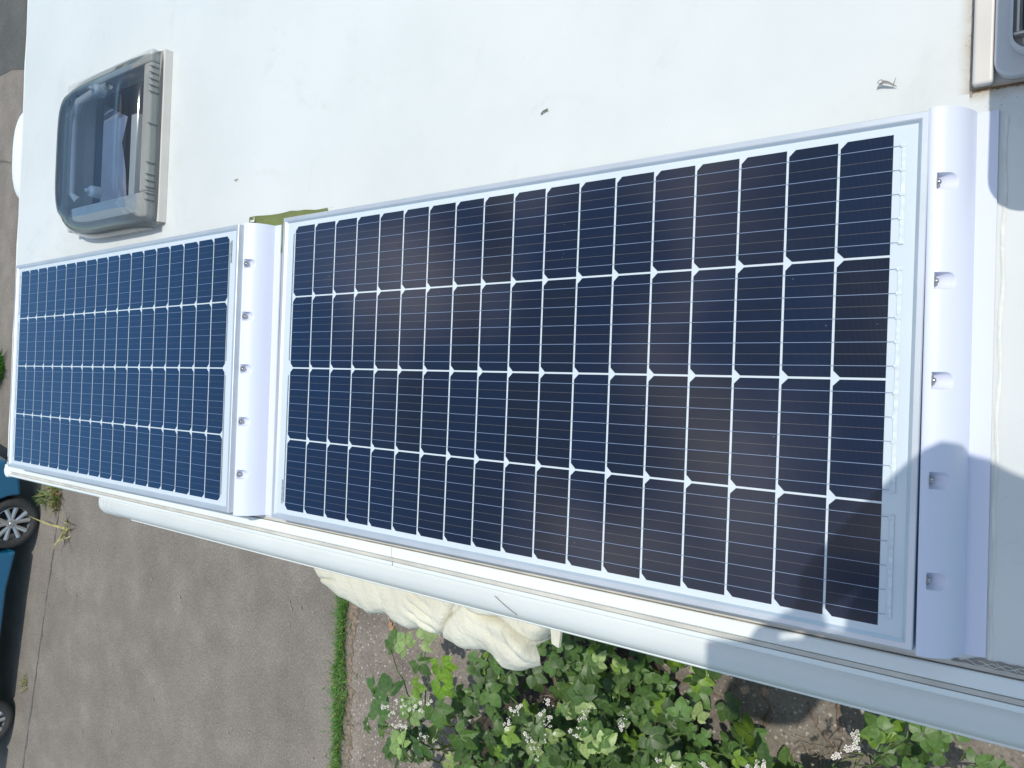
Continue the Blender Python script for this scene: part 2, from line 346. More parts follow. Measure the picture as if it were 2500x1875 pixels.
MAT['dome'] = smoky('smoky_acrylic', (0.50, 0.64, 0.80))
MAT['frame_beige'] = mat('beige_plastic', (0.60, 0.56, 0.52), 0.5, var=0.06, vscale=10)
MAT['frame_grey'] = mat('greyed_plastic', (0.52, 0.52, 0.50), 0.5, var=0.06, vscale=10)
MAT['blind'] = mat('pleated_blind', (0.38, 0.36, 0.40), 0.7, var=0.1, vscale=10)
MAT['dark_blue'] = mat('dark_blue_interior', (0.03, 0.085, 0.20), 0.5, var=0.3, vscale=6)
MAT['olive'] = mat('olive_tape', (0.16, 0.18, 0.055), 0.55, var=0.12, vscale=20)
MAT['whiteprint'] = mat('white_print', (0.75, 0.75, 0.66), 0.6)
MAT['rust'] = mat('rust_brown_grime', (0.17, 0.10, 0.05), 0.9, var=0.6, vscale=40)
MAT['greybrown'] = mat('grey_sealant', (0.28, 0.25, 0.22), 0.7, var=0.25, vscale=30)
MAT['sealwhite'] = mat('off_white_sealant', (0.68, 0.68, 0.63), 0.55, var=0.1, vscale=18, bump=0.4, bscale=50)
MAT['vent_cream'] = mat('aged_cream_plastic', (0.66, 0.61, 0.56), 0.45, var=0.06, vscale=10)
MAT['vent_grey'] = mat('pale_grey_plastic', (0.60, 0.59, 0.60), 0.4, var=0.06, vscale=10)
MAT['black'] = mat('black_plastic', (0.02, 0.02, 0.022), 0.4)
MAT['carblue'] = mat('blue_car_paint', (0.006, 0.13, 0.26), 0.3, coat=1.0)
MAT['tyre'] = mat('tyre_rubber', (0.045, 0.043, 0.042), 0.8, var=0.2, vscale=20)
MAT['alloy'] = mat('alloy_wheel', (0.55, 0.55, 0.56), 0.3, metal=0.7)
MAT['glass'] = mat('dark_window_glass', (0.02, 0.025, 0.03), 0.06, coat=1.0)
MAT['skin'] = mat('skin', (0.52, 0.32, 0.24), 0.55, var=0.06, vscale=20)
MAT['shirt'] = mat('navy_cotton', (0.05, 0.07, 0.13), 0.9, var=0.15, vscale=12)
MAT['jeans'] = mat('denim', (0.07, 0.10, 0.18), 0.9, var=0.2, vscale=18)
MAT['hair'] = mat('brown_hair', (0.06, 0.035, 0.02), 0.7, var=0.3, vscale=60)
MAT['ladder'] = mat('ladder_aluminium', (0.6, 0.6, 0.6), 0.35, metal=0.9)
MAT['lampred'] = mat('red_lens', (0.5, 0.02, 0.02), 0.2)

ZR = H - 0.055               # roof surface height
# ================================================================== SETTING
def sheet(name, pts, z, m, kind='structure', label=None):
    o = obj(name, ([(x, y, z) for x, y in pts], [list(range(len(pts)))]), m)
    return tag(o, label=label, kind=kind)
sheet('ground', [(-400, -400), (400, -400), (400, 400), (-400, 400)], 0.0, MAT['concrete'])
sheet('paved_strip', [(-4.24, -14), (6, -14), (6, 12), (-4.28, 12)], 0.004, MAT['aggregate'])
sheet('road', [(-40, 4.15), (-11.2, 4.25), (-10.0, 4.0), (-7, 4.2), (10, 4.6), (10, 40), (-40, 40)], 0.004, MAT['asphalt'])
# long expansion joint beside the parked car
def ribbon_path(pts, w, z, jit=0.0, seg=40):
    P = []
    for i in range(len(pts) - 1):
        a = Vector(pts[i]); b = Vector(pts[i + 1]); k = max(1, int((b - a).length * seg / 10))
        for j in range(k): P.append(a.lerp(b, j / k))
    P.append(Vector(pts[-1])); V = []; F = []
    for i, p in enumerate(P):
        d = (P[min(i + 1, len(P) - 1)] - P[max(i - 1, 0)]).normalized(); n = Vector((-d.y, d.x))
        ww = w * (0.5 + jit * (random.random() - 0.5)); o = n * (jit * w * (random.random() - 0.5))
        a = p + o + n * ww; b = p + o - n * ww
        V += [(a.x, a.y, z), (b.x, b.y, z)]
    for i in range(len(P) - 1): F.append([2 * i, 2 * i + 1, 2 * i + 3, 2 * i + 2])
    return V, F
JA, JB = (-8.98, 0.1), (-10.05, -5.0)
tag(obj('concrete_joint', merge(ribbon_path([(-8.7, 1.6), JA, JB, (-11.2, -10.5)], 0.022, 0.004, 0.9, 160),
    ribbon_path([(-14, 3.05), (-11.4, 3.08), (-10.9, 2.98), (-9.5, 3.1), (-6, 3.0)], 0.03, 0.008, 0.9, 60)), MAT['crack']), kind='structure')
tag(obj('soil_strip', ribbon_path([(-4.245, -9), (-4.25, -5), (-4.235, -2.8), (-4.24, -2.0), (-4.235, -1.3), (-4.25, 2.5)], 0.062, 0.008, 0.9, 300), MAT['dirt']), kind='structure')

def blades(n, fx, h, w, lean=0.5, tintf=None):
    V = []; F = []; T = []
    for _ in range(n):
        x, y, s = fx(); a = random.uniform(0, 6.28); hh = h * s * random.uniform(0.5, 1.2)
        dx, dy = math.cos(a), math.sin(a); l = random.uniform(0.1, lean) * hh; ww = w * random.uniform(0.6, 1.2)
        o = len(V)
        V += [(x - dy * ww, y + dx * ww, 0.008), (x + dy * ww, y - dx * ww, 0.008),
              (x + dx * l * .5 + dy * ww * .8, y + dy * l * .5 - dx * ww * .8, hh * .6), (x + dx * l * .5 - dy * ww * .8, y + dy * l * .5 + dx * ww * .8, hh * .6),
              (x + dx * l * 1.3, y + dy * l * 1.3, hh)]
        F += [[o, o + 1, o + 2, o + 3], [o + 3, o + 2, o + 4]]
        t = tintf() if tintf else (1, 1, 1)
        T += [t] * 5
    return V, F, T
def tint(o, T):
    ca = o.data.color_attributes.new('tint', 'FLOAT_COLOR', 'POINT')
    for i, t in enumerate(T): ca.data[i].color = (*t, 1)
    return o
def gt():
    k = random.uniform(0.7, 1.35)
    if random.random() < 0.22: return (3.2 * k, 1.5 * k, 2.2 * k)
    return (k * random.uniform(0.8, 1.3), k, k)
def gfx():
    y = random.uniform(-6.5, 0.5)
    wv = 0.054 + 0.040 * noise.noise(Vector((0, y * 2.2, 0))) + 0.030 * noise.noise(Vector((3, y * 9, 0)))
    return -4.345 + (random.uniform(-1, .9) if random.random() < .93 else random.gauss(0, 1.3)) * wv + 0.015 * noise.noise(Vector((5, y * 1.5, 0))), y, 1
V, F, T = blades(13000, gfx, 0.05, 0.003, 1.3, gt)
tag(tint(obj('grass_strip', (V, F), MAT['grass']), T), 'strip of short green grass growing in the joint between concrete slabs', 'grass', kind='stuff')
def tuft(name, cx, cy, n, rad, h, m, label, tf, w=0.004, lean=1.2, dirx=0, diry=0):
    def f():
        a = random.uniform(0, 6.28); r = rad * random.random() ** 0.6
        return cx + r * math.cos(a) + dirx * random.random(), cy + r * math.sin(a) * 1.5 + diry * random.random(), 1
    V, F, T = blades(n, f, h, w, lean, tf)
    V = [(x - cx, y - cy, z) for x, y, z in V]
    return tag(tint(obj(name, (V, F), m, loc=(cx, cy, 0)), T), label, 'weed')
tuft('grass_tuft', -9.33, -1.14, 150, 0.12, 0.12, MAT['drygrass'], 'yellowing dry grass tuft near the blue car wheel', lambda: (random.uniform(.4, 1.0), random.uniform(.45, .95), random.uniform(.4, .9)), 0.007, 1.6)
tuft('grass_tuft', -9.12, -1.38, 13, 0.04, 0.17, MAT['drygrass'], 'straw-coloured long blades lying beside the dry tuft', lambda: (1.25, 1.2, 1.2), 0.012, 2.2, 0.16, -0.16)
tuft('weed', -9.62, -1.18, 60, 0.06, 0.10, MAT['drygrass'], 'small weed clump touching the shadow by the front tyre', lambda: (.4, .6, .4), 0.008, 1.4)
tuft('weed', -11.12, 0.34, 240, 0.14, 0.22, MAT['grass'], 'green weed clump on the concrete left of the far solar panel', lambda: (1.1, 1.2, 1), 0.012, 1.3)
tuft('weed', -9.95, -3.45, 40, 0.07, 0.06, MAT['drygrass'], 'tiny faded weed in the slab between the two car wheels', lambda: (.8, .9, .7), 0.006, 1.6)
tuft('grass_tuft', -0.60, -0.98, 160, 0.035, 0.07, MAT['grass'], 'bright lime grass tuft close to the awning right end', lambda: (2.2, 1.6, .8), 0.0025, 1.6)

sheet('under_bush_shade', [(-2.6, -1.28), (-2.3, -1.12), (-1.9, -1.10), (-1.65, -1.25), (-1.5, -1.42), (-1.3, -1.6), (-1.1, -1.75), (-1.0, -3.6), (-3.3, -3.6), (-3.1, -2.0), (-2.75, -1.7)], 0.009, MAT['bush_shade'], 'stuff', 'dark ground sheet painting in the shade under the bramble')  # dark sheet added so the gaps between the leaves look shaded
def litter():
    V = []; F = []
    for _ in range(70):
        x = random.uniform(-9.2, -4.6); y = random.uniform(-4.6, -1.0); s = random.uniform(.004, .022); a = random.uniform(0, 3.14); o = len(V); k = 6
        for j in range(k):
            t = 6.283 * j / k; V.append((x + s * math.cos(t) * math.cos(a) - .5 * s * math.sin(t) * math.sin(a), y + s * math.cos(t) * math.sin(a) + .5 * s * math.sin(t) * math.cos(a), .006 + random.uniform(0, .006)))
        F.append([o + j for j in range(k)])
    return V, F
tag(obj('ground_litter', litter(), MAT['greybrown']), 'small brown leaf crumbs scattered over the open concrete', 'leaf crumbs', kind='stuff')
# pale loose gravel (nobody could count it)
def gravel():
    V = []; F = []
    for _ in range(2600):
        x = random.uniform(-4.2, 0.3); y = random.uniform(-3.2, -0.9); s = random.uniform(0.0025, 0.0075) * (1.3 if random.random() < .1 else 1)
        a = random.uniform(0, 3.14); o = len(V); z = 0.004
        for k in range(5):
            t = a + k * 1.2566; rr = s * random.uniform(.7, 1.2); V.append((x + rr * math.cos(t), y + rr * math.sin(t) * .8, z))
        for k in range(5):
            t = a + k * 1.2566; rr = s * .6; V.append((x + rr * math.cos(t), y + rr * math.sin(t) * .8, z + s * .7))
        F.append([o + 5 + k for k in range(5)])
        for k in range(5): F.append([o + k, o + (k + 1) % 5, o + 5 + (k + 1) % 5, o + 5 + k])
    return V, F
tag(obj('gravel', gravel(), MAT['pebble']), 'pale pebbles and fallen petals scattered over the paving by the bramble', 'gravel', kind='stuff')

# fallen oak leaf on the ground
def flat_leaf(L, lobes=4, wv=0.35):
    pts = []; n = lobes * 4
    for s in (1, -1):
        rng = range(n + 1) if s == 1 else range(n - 1, 0, -1)
        for i in rng:
            t = i / n; w = wv * L * math.sin(math.pi * min(1, t * 1.02)) ** 0.7 * (0.65 + 0.35 * math.cos(i * math.pi / 2))
            pts.append((t * L - L / 2, s * w * 0.5, 0.006 * math.sin(t * 3)))
    return pts, [list(range(len(pts)))]
o = tag(obj('fallen_leaf', flat_leaf(0.12, 4, 0.55), mat('dry_oak_leaf', (0.42, 0.24, 0.13), 0.8, var=0.2, vscale=30), loc=(-3.81, -1.47, 0.014)), 'orange brown dead oak leaf lying on the paving below the cream cloth', 'leaf')
o.rotation_euler = (0.1, 0.05, -1.0)

# ================================================================== MOTORHOME
mh = tag(empty('motorhome', (-1.15, 1.1, 0)), 'white motorhome whose flat roof fills the upper half', 'motorhome')
def P(name, data, m, parent=mh, smooth=False):
    o = obj(name, data, m, smooth=smooth)
    o.parent = parent; o.matrix_parent_inverse = Matrix.Translation(-Vector(mh.location))
    return o
X0, X1, Y0, Y1 = -2.905, 0.60, -0.040, 2.15
SKX = (-2.42, -1.955); SKY = (0.80, 1.19)
def roof_mesh():
    xs = [X0, SKX[0], SKX[1], X1]; ys = [Y0, SKY[0], SKY[1], Y1]
    V = []; F = []
    for z in (ZR, ZR - 0.035):
        for y in ys:
            for x in xs: V.append((x, y, z))
    def I(l, j, i): return l * 16 + j * 4 + i
    for l in (0, 1):
        for j in range(3):
            for i in range(3):
                if i == 1 and j == 1: continue
                q = [I(l, j, i), I(l, j, i + 1), I(l, j + 1, i + 1), I(l, j + 1, i)]
                F.append(q if l == 0 else q[::-1])
    per = [(0, 0), (0, 1), (0, 2), (0, 3), (1, 3), (2, 3), (3, 3), (3, 2), (3, 1), (3, 0), (2, 0), (1, 0)]
    for k in range(12):
        a = per[k]; b = per[(k + 1) % 12]; F.append([I(0, *a), I(1, *a), I(1, *b), I(0, *b)])
    h = [(1, 1), (1, 2), (2, 2), (2, 1)]
    for k in range(4):
        a = h[k]; b = h[(k + 1) % 4]; F.append([I(0, *b), I(1, *b), I(1, *a), I(0, *a)])
    return V, F
P('roof', roof_mesh(), MAT['roof'])
# rounded front edge of the roof and its off-white sealing bead
def arc(cy, cz, r, a0, a1, n=8): return [(cy + r * math.cos(R(a0 + (a1 - a0) * i / n)), cz + r * math.sin(R(a0 + (a1 - a0) * i / n))) for i in range(n + 1)]
pr = [(X0 - 0.001, ZR)] + [(x, z) for x, z in arc(X0, ZR - 0.02, 0.02, 90, 180)] + [(X0 - 0.021, ZR - 0.10), (X0 - 0.001, ZR - 0.10)]
P('edge_trim', ([(x, Y0, z) for x, z in pr] + [(x, Y1, z) for x, z in pr], [[i, (i + 1) % len(pr), len(pr) + (i + 1) % len(pr), len(pr) + i] for i in range(len(pr))] + [list(range(len(pr))), list(range(len(pr), 2 * len(pr)))[::-1]]), MAT['trim'])
P('sealing_bead', tube([(X0 - 0.019, -0.02 + i * 0.11, ZR - 0.008 + 0.0012 * math.sin(i * 2.1)) for i in range(20)], 0.0035, 8), MAT['sealwhite'], smooth=True)
P('side_wall', bxs((X0 - 0.01, X1, -0.075, -0.045, 0.45, ZR - 0.075)), MAT['wall'])
P('side_wall', bxs((X0 - 0.01, X1, Y1 - 0.03, Y1, 0.45, ZR - 0.036)), MAT['wall'])
P('front_wall', bxs((X0 - 0.012, X0 + 0.02, -0.044, Y1 - 0.031, 0.45, ZR - 0.101)), MAT['wall'])
P('rear_wall', bxs((X1 - 0.03, X1 - 0.002, -0.044, Y1 - 0.031, 0.45, ZR - 0.036)), MAT['wall'])
P('floor', bxs((X0, X1, -0.04, Y1 - 0.035, 0.40, 0.449)), MAT['wall'])
for x0 in (-2.2, -0.6):
    w = P('window', bxs((x0, x0 + 0.9, -0.092, -0.0755, 1.35, 1.95)), MAT['glass'])
    fr = obj('window_frame', bxs((x0 - .04, x0 - .001, -0.097, -0.0757, 1.31, 1.99), (x0 + .901, x0 + .94, -0.097, -0.0757, 1.31, 1.99), (x0, x0 + .9, -0.096, -0.0757, 1.951, 1.99), (x0, x0 + .9, -0.096, -0.0757, 1.31, 1.349)), MAT['trim']); fr.parent = w
def wheel_profile(rad, wd):
    return lathe([(rad * .60, -wd), (rad * .93, -wd), (rad, -wd * .6), (rad, wd * .6), (rad * .93, wd), (rad * .60, wd)], 40, 'Y')
for x in (-2.3, -0.1):
    for y in (0.10, 1.95):
        w = P('wheel', ([(a + x, b + y, c + 0.33) for a, b, c in wheel_profile(0.33, 0.1)[0]], wheel_profile(0.33, 0.1)[1]), MAT['tyre'], smooth=True)
        hv, hf = lathe([(0.0, -.07), (0.19, -.085), (0.20, -.05), (0.20, .05), (.19, .085), (0.0, .07)], 32, 'Y')
        hub = obj('wheel_hub', ([(a + x, b + y, c + .33) for a, b, c in hv], hf), MAT['alloy']); hub.parent = w
# edge rail along the awning side: filler, groove, white strip, beige channel, light strip
XE = X1
def rail(name, y0, y1, z0, z1, m, xa=X0 - 0.02): return P(name, bxs((xa, XE, y0, y1, z0, z1)), MAT[m])
rail('gutter_filler', -0.0462, -0.0405, ZR - 0.03, ZR - 0.003, 'beige')
tr = P('edge_rail', sweep_x([(-0.0478, ZR - 0.06), (-0.0478, ZR + 0.0008), (-0.0500, ZR + 0.002), (-0.0680, ZR + 0.002), (-0.0700, ZR - 0.0008), (-0.0700, ZR - 0.004),
      (-0.0712, ZR - 0.004), (-0.0728, ZR - 0.0022), (-0.0766, ZR - 0.0022), (-0.0782, ZR - 0.004), (-0.0793, ZR - 0.004), (-0.0793, ZR - 0.001), (-0.0868, ZR - 0.003), (-0.092, ZR - 0.012), (-0.094, ZR - 0.06)], X0 - 0.02, -0.9452), MAT['trim'])
tr2 = P('edge_rail', (list(tr.data.vertices[i].co + Vector((0, 0, 0)) for i in range(0)), []) if False else sweep_x([(-0.0478, ZR - 0.06), (-0.0478, ZR + 0.0008), (-0.0500, ZR + 0.002), (-0.0680, ZR + 0.002), (-0.0700, ZR - 0.0008), (-0.0700, ZR - 0.004),
      (-0.0712, ZR - 0.004), (-0.0728, ZR - 0.0022), (-0.0766, ZR - 0.0022), (-0.0782, ZR - 0.004), (-0.0793, ZR - 0.004), (-0.0793, ZR - 0.001), (-0.0868, ZR - 0.003), (-0.092, ZR - 0.012), (-0.094, ZR - 0.06)], -0.9434, XE), MAT['trim'])
rail('channel_insert', -0.0779, -0.0714, ZR - 0.0035, ZR - 0.0012, 'beige', X0 + 0.03)
for (a, b, z) in ((-0.0477, -0.0463, ZR - 0.0022), (-0.0711, -0.0701, ZR - 0.0038), (-0.0792, -0.0783, ZR - 0.0038)):
    rail('dirt_line', a, b, ZR - 0.02, z, 'groove', X0 + 0.01)
P('rail_seam', bxs((-0.9451, -0.9435, -0.0860, -0.0481, ZR - 0.03, ZR - 0.0015)), MAT['groove'])
# rounded cap at the far end of the rail
v, f = lathe([(0.0, 0.004), (0.016, 0.0035), (0.0225, 0.0), (0.024, -0.01), (0.024, -0.06)], 24, 'Z', (X0 - 0.012, -0.0705, ZR - 0.002))
P('rail_end_cap', (v, f), MAT['trim'], smooth=True)
# torn dark sealant where the rail meets the roof near the mounting bar
def blob_strip(pts_a, pts_b, z, th=0.002):
    V = [(x, y, z) for x, y in pts_a] + [(x, y, z) for x, y in pts_b]; n = len(pts_a)
    return V, [[i, i + 1, n + i + 1, n + i] for i in range(n - 1)]
pa = [(0.075 + i * 0.006, -0.0395 - 0.0004 * math.sin(i * 1.7)) for i in range(40)]
pb = [(0.075 + i * 0.006, -0.0385 + min(i, 5) * 0.0018 + 0.0016 * noise.noise(Vector((i * .6, 0, 0))) * 2) for i in range(40)]
P('torn_sealant', blob_strip(pa, pb, ZR + 0.0012), MAT['greybrown'])
for k in range(4):
    x = 0.085 + k * 0.02
    P('cobweb_thread', tube([(x + j * 0.006, -0.036 + 0.003 * math.sin(j * 1.3 + k) + 0.0008 * k, ZR + 0.003 + 0.001 * math.sin(j)) for j in range(8)], 0.00035, 4), MAT['whiteprint'])
# front marker housing bulging past the roof edge
def ellip(cx, cy, cz, rx, ry, rz, nu=32, nv=16, pw=1.0):
    V = []; F = []
    for j in range(nv + 1):
        p = math.pi * j / nv
        for i in range(nu):
            t = 2 * math.pi * i / nu
            def s(a): return math.copysign(abs(a) ** pw, a)
            V.append((cx + rx * s(math.sin(p)) * s(math.cos(t)), cy + ry * s(math.sin(p)) * s(math.sin(t)), cz + rz * s(math.cos(p))))
    for j in range(nv):
        for i in range(nu): F.append([j * nu + i, j * nu + (i + 1) % nu, (j + 1) * nu + (i + 1) % nu, (j + 1) * nu + i])
    return V, F
P('lamp_housing', ellip(X0 - 0.05, 1.095, ZR - 0.052, 0.105, 0.175, 0.045, pw=0.75), MAT['trim'], smooth=True)

# ---- skylight
sk = P('skylight', bxs((SKX[0] + .01, SKX[1] + .03, SKY[0] - .062, SKY[0] + .012, ZR - 0.002, ZR + 0.045), (SKX[0] - .03, SKX[1] + .03, SKY[1] - .012, SKY[1] + .026, ZR - 0.002, ZR + 0.045),
     (SKX[0] - .03, SKX[0] + .0099, SKY[0] - .012, SKY[1] - .0121, ZR - 0.002, ZR + 0.045), (SKX[1] - .012, SKX[1] + .03, SKY[0] + .0121, SKY[1] - .0121, ZR - 0.002, ZR + 0.045)), MAT['frame_grey'])
sk.name = 'skylight'; bevel(sk, 0.006, 2)
def SP(name, data, m, smooth=False, parent=sk):
    o = obj(name, data, m, smooth=smooth); o.parent = parent; return o
SP('hinge_strip', bxs((SKX[1] + .034, SKX[1] + .062, 0.726, 1.212, ZR + 0.0005, ZR + 0.022)), MAT['frame_beige'])
def dome():
    nx, ny = 44, 34; V = []; F = []; U = []
    xa, xb, ya, yb = -2.435, -1.900, 0.708, 1.212
    for j in range(ny + 1):
        for i in range(nx + 1):
            s = -1 + 2 * i / nx; t = -1 + 2 * j / ny
            s = math.copysign(1 - (1 - abs(s)) ** 1.5, s); t = math.copysign(1 - (1 - abs(t)) ** 1.5, t)
            x = (xa + xb) / 2 + (xb - xa) / 2 * s; y = (ya + yb) / 2 + (yb - ya) / 2 * t
            if s < 0:      # the far end is bowed inwards in plan, rounded corners
                y = (ya + yb) / 2 + (y - (ya + yb) / 2) * (1 - 0.14 * abs(s) ** 2.6)
                x += 0.03 * abs(t) ** 3 * abs(s) ** 4
            else:
                x -= 0.006 * abs(t) ** 8
            a = max(0, 1 - abs(s) ** 5.5); b = max(0, 1 - abs(t) ** 5.0)
            z = 0.016 + 0.088 * (a ** 0.55) * (b ** 0.55)
            u = max(abs(s), abs(t))
            if 0.60 < u < 0.78: z += 0.010 * math.sin((u - 0.60) / 0.18 * math.pi / 2)
            V.append((x, y, ZR + z)); U.append(u)
            if u >= 0.78: V[-1] = (x, y, ZR + z + 0.004)
    K = []
    for j in range(ny):
        for i in range(nx):
            q = j * (nx + 1) + i; F.append([q, q + 1, q + nx + 2, q + nx + 1])
            K.append(0 if max(U[k] for k in F[-1]) < 0.80 else 1)
    return V, F, K
SP('dome', dome(), [MAT['dome'], smoky('clear_grey_acrylic', (0.80, 0.80, 0.79))], True)
SP('well', bxs((SKX[0] + .001, SKX[1] - .001, SKY[0] + .001, SKY[1] - .001, ZR - 0.16, ZR - 0.15), (SKX[0] + .001, SKX[0] + .008, SKY[0] + .001, SKY[1] - .001, ZR - 0.149, ZR - 0.037), (SKX[0] + .009, SKX[1] - .009, SKY[0] + .001, SKY[0] + .008, ZR - 0.149, ZR - 0.037), (SKX[0] + .009, SKX[1] - .009, SKY[1] - .008, SKY[1] - .001, ZR - 0.149, ZR - 0.037),
   (SKX[1] - .008, SKX[1] - .001, SKY[0] + .001, SKY[1] - .001, ZR - 0.149, ZR - 0.037)), MAT['dark_blue'])
SP('blind', ([(-2.40, .815, ZR - .05), (-2.24, .815, ZR - .06), (-2.20, .93, ZR - .03), (-2.27, 1.03, ZR - .05), (-2.22, 1.10, ZR - .04), (-2.40, 1.175, ZR - .05), (-2.33, .99, ZR - .02), (-2.34, .88, ZR - .06)],
    [[0, 1, 7], [1, 2, 7], [2, 3, 6, 7], [3, 4, 6], [4, 5, 6], [5, 0, 7, 6]]), MAT['blind'], True)
SP('crossbar', bxs((-2.165, -2.13, .815, 1.09, ZR - .045, ZR - .025)), MAT['frame_beige'])
SP('inner_rail', tube([(-2.375, .84, ZR + .03), (-2.39, .86, ZR + .045), (-2.39, 1.11, ZR + .045), (-2.37, 1.15, ZR + .04), (-2.27, 1.165, ZR + .035), (-2.20, 1.17, ZR + .03)], 0.012, 10), MAT['frame_beige'], True)
for y in (.845, 1.155):
    SP('latch', merge(lathe([(0, .012), (.016, .010), (.018, 0), (.018, -.02)], 16, 'Z', (-2.23, y, ZR + .05)), lathe([(0, .02), (.006, .018), (.006, 0)], 10, 'Z', (-2.23, y, ZR + .055))), MAT['vent_grey'], True)
for (x, y) in ((-2.415, .80), (-2.415, 1.165)):
    SP('corner_block', ellip(x, y, ZR + .045, .022, .014, .012, 14, 8, .7), MAT['frame_beige'], True)
sl = []
for k in range(5): sl += [(SKX[1] + .0305, SKX[1] + .0338 , 1.09 + k * .018, 1.092 + k * .018, ZR + .004, ZR + .05), (SKX[1] + .0305, SKX[1] + .0338, .785 + k * .018, .787 + k * .018, ZR + .004, ZR + .05)]
sl += [(SKX[1] + .0305, SKX[1] + .0338, .89 + 0, .892, ZR + .004, ZR + .05), (SKX[1] + .0305, SKX[1] + .0338, 1.0, 1.002, ZR + .004, ZR + .05)]
SP('vent_slots', bxs(*sl), MAT['greybrown'])

# ---- roof vent in the upper right corner, its raised lid is what shades the mounting bar
vt = P('roof_vent', bxs((0.079, 0.1025, 0.700, 1.16, ZR + 0.0005, ZR + 0.014)), MAT['vent_cream'])
bevel(vt, 0.004, 3)
def rrect(x0, x1, y0, y1, r, n=8, only=None):
    pts = []
    for cx, cy, a in ((x1 - r, y1 - r, 0), (x0 + r, y1 - r, 90), (x0 + r, y0 + r, 180), (x1 - r, y0 + r, 270)):
        for i in range(n + 1): t = R(a + 90 * i / n); pts.append((cx + r * math.cos(t), cy + r * math.sin(t)))
    return pts
def prism(pts, z0, z1):
    n = len(pts); return [(x, y, z0) for x, y in pts] + [(x, y, z1) for x, y in pts], [list(range(n))[::-1], list(range(n, 2 * n))] + [[i, (i + 1) % n, n + (i + 1) % n, n + i] for i in range(n)]
def ring(pa, pb, z0, z1):
    n = len(pa); V = [(x, y, z) for z in (z0, z1) for pp in (pa, pb) for x, y in pp]; F = []
    for i in range(n):
        j = (i + 1) % n
        F += [[i, j, 2 * n + j, 2 * n + i], [n + j, n + i, 3 * n + i, 3 * n + j], [2 * n + i, 2 * n + j, 3 * n + j, 3 * n + i], [j, i, n + i, n + j]]
    return V, F
body = SP('vent_body', prism(rrect(0.1030, 0.50, 0.7025, 1.12, 0.022), ZR + .0005, ZR + .020), MAT['vent_grey'], parent=vt); bevel(body, 0.004, 3)
SP('vent_ring', ring(rrect(0.1205, 0.48, 0.722, 1.10, 0.024), rrect(0.1235, 0.4770, 0.725, 1.0970, 0.021), ZR + .0205, ZR + .040), MAT['vent_grey'], parent=vt)
SP('insect_screen', prism(rrect(0.1325, 0.47, 0.7525, 1.07, 0.006), ZR + .0205, ZR + .026), MAT['black'], parent=vt)
SP('screen_frame', bxs((0.1272, 0.1298, 0.750, 1.08, ZR + .0203, ZR + .034), (0.1240, 0.47, 0.7465, 0.7495, ZR + .0203, ZR + .034)), MAT['vent_cream'], parent=vt)
SP('knob', lathe([(0, .016), (.007, .014), (.009, 0)], 18, 'Z', (0.1415, 0.737, ZR + .022)), MAT['frame_beige'], True, vt)
lid = SP('vent_lid', prism(rrect(0.196, 0.55, 0.625, 1.05, 0.045), ZR + .245, ZR + .262), MAT['vent_cream'], parent=vt); bevel(lid, 0.006, 2)
for x in (0.26, 0.46):
    SP('lid_strut', tube([(x, 0.95, ZR + .02), (x, 0.90, ZR + .14), (x, 0.95, ZR + .245)], 0.006, 8), MAT['steel'], parent=vt)
# rusty grime running along the vent's flange
def grime(pa, w, z, n=60, seed=1):
    A = Vector(pa[0]); B = Vector(pa[1]); d = (B - A).normalized(); nn = Vector((-d.y, d.x)); V = []; F = []
    for i in range(n + 1):
        p = A.lerp(B, i / n); a = w * (0.45 + 0.9 * abs(noise.noise(Vector((i * .35, seed, 0))))); q = p + nn * a
        V += [(p.x, p.y, z), (q.x, q.y, z)]
    return V, [[2 * i, 2 * i + 1, 2 * i + 3, 2 * i + 2] for i in range(n)]
P('rust_stain', grime(((0.0785, 0.690), (0.0785, 1.15)), 0.0042, ZR + .0010, 90, 2), MAT['greybrown'])
P('rust_stain', grime(((0.30, 0.6985), (0.0790, 0.6985)), 0.005, ZR + .0016, 90, 7), MAT['rust'])
def dots(n, fx, z, s0, s1):
    V = []; F = []
    for _ in range(n):
        x, y = fx(); s = random.uniform(s0, s1); o = len(V); k = random.randint(4, 7)
        for j in range(k):
            t = 6.283 * j / k; r = s * random.uniform(.5, 1.3); V.append((x + r * math.cos(t), y + r * math.sin(t), z))
        F.append([o + j for j in range(k)])
    return V, F
def fa():
    if random.random() < .5: return 0.0785 - abs(random.gauss(0, .006)) - .004, random.uniform(.70, 1.0)
    return random.uniform(.09, .2), .690 - abs(random.gauss(0, .008))
tag(P('grime_specks', dots(80, fa, ZR + .0008, .0002, .0008), MAT['greybrown']), kind='stuff')
def fb(): return random.uniform(-2.6, 0.55), random.uniform(-.02, 1.9)
tag(P('roof_specks', dots(130, fb, ZR + .0008, .0004, .0016), MAT['greybrown']), kind='stuff')
# sealing bead by the mounting bar's flange
def bead(path, r, name='sealant_bead'):
    n = len(path); V = []; F = []
    for i, (x, y) in enumerate(path):
        w = r * (1 + .35 * noise.noise(Vector((x * 40, y * 40, 0)))); V += [(x - w, y, ZR + .0004), (x, y, ZR + .0012), (x + w, y, ZR + .0004)]
    for i in range(n - 1):
        F += [[3 * i, 3 * i + 1, 3 * i + 4, 3 * i + 3], [3 * i + 1, 3 * i + 2, 3 * i + 5, 3 * i + 4]]
    return P(name, (V, F), MAT['sealwhite'], smooth=True)
bead([(0.1175 + .0012 * math.sin(i * .5), -0.035 + i * 0.009) for i in range(78)], 0.0022)

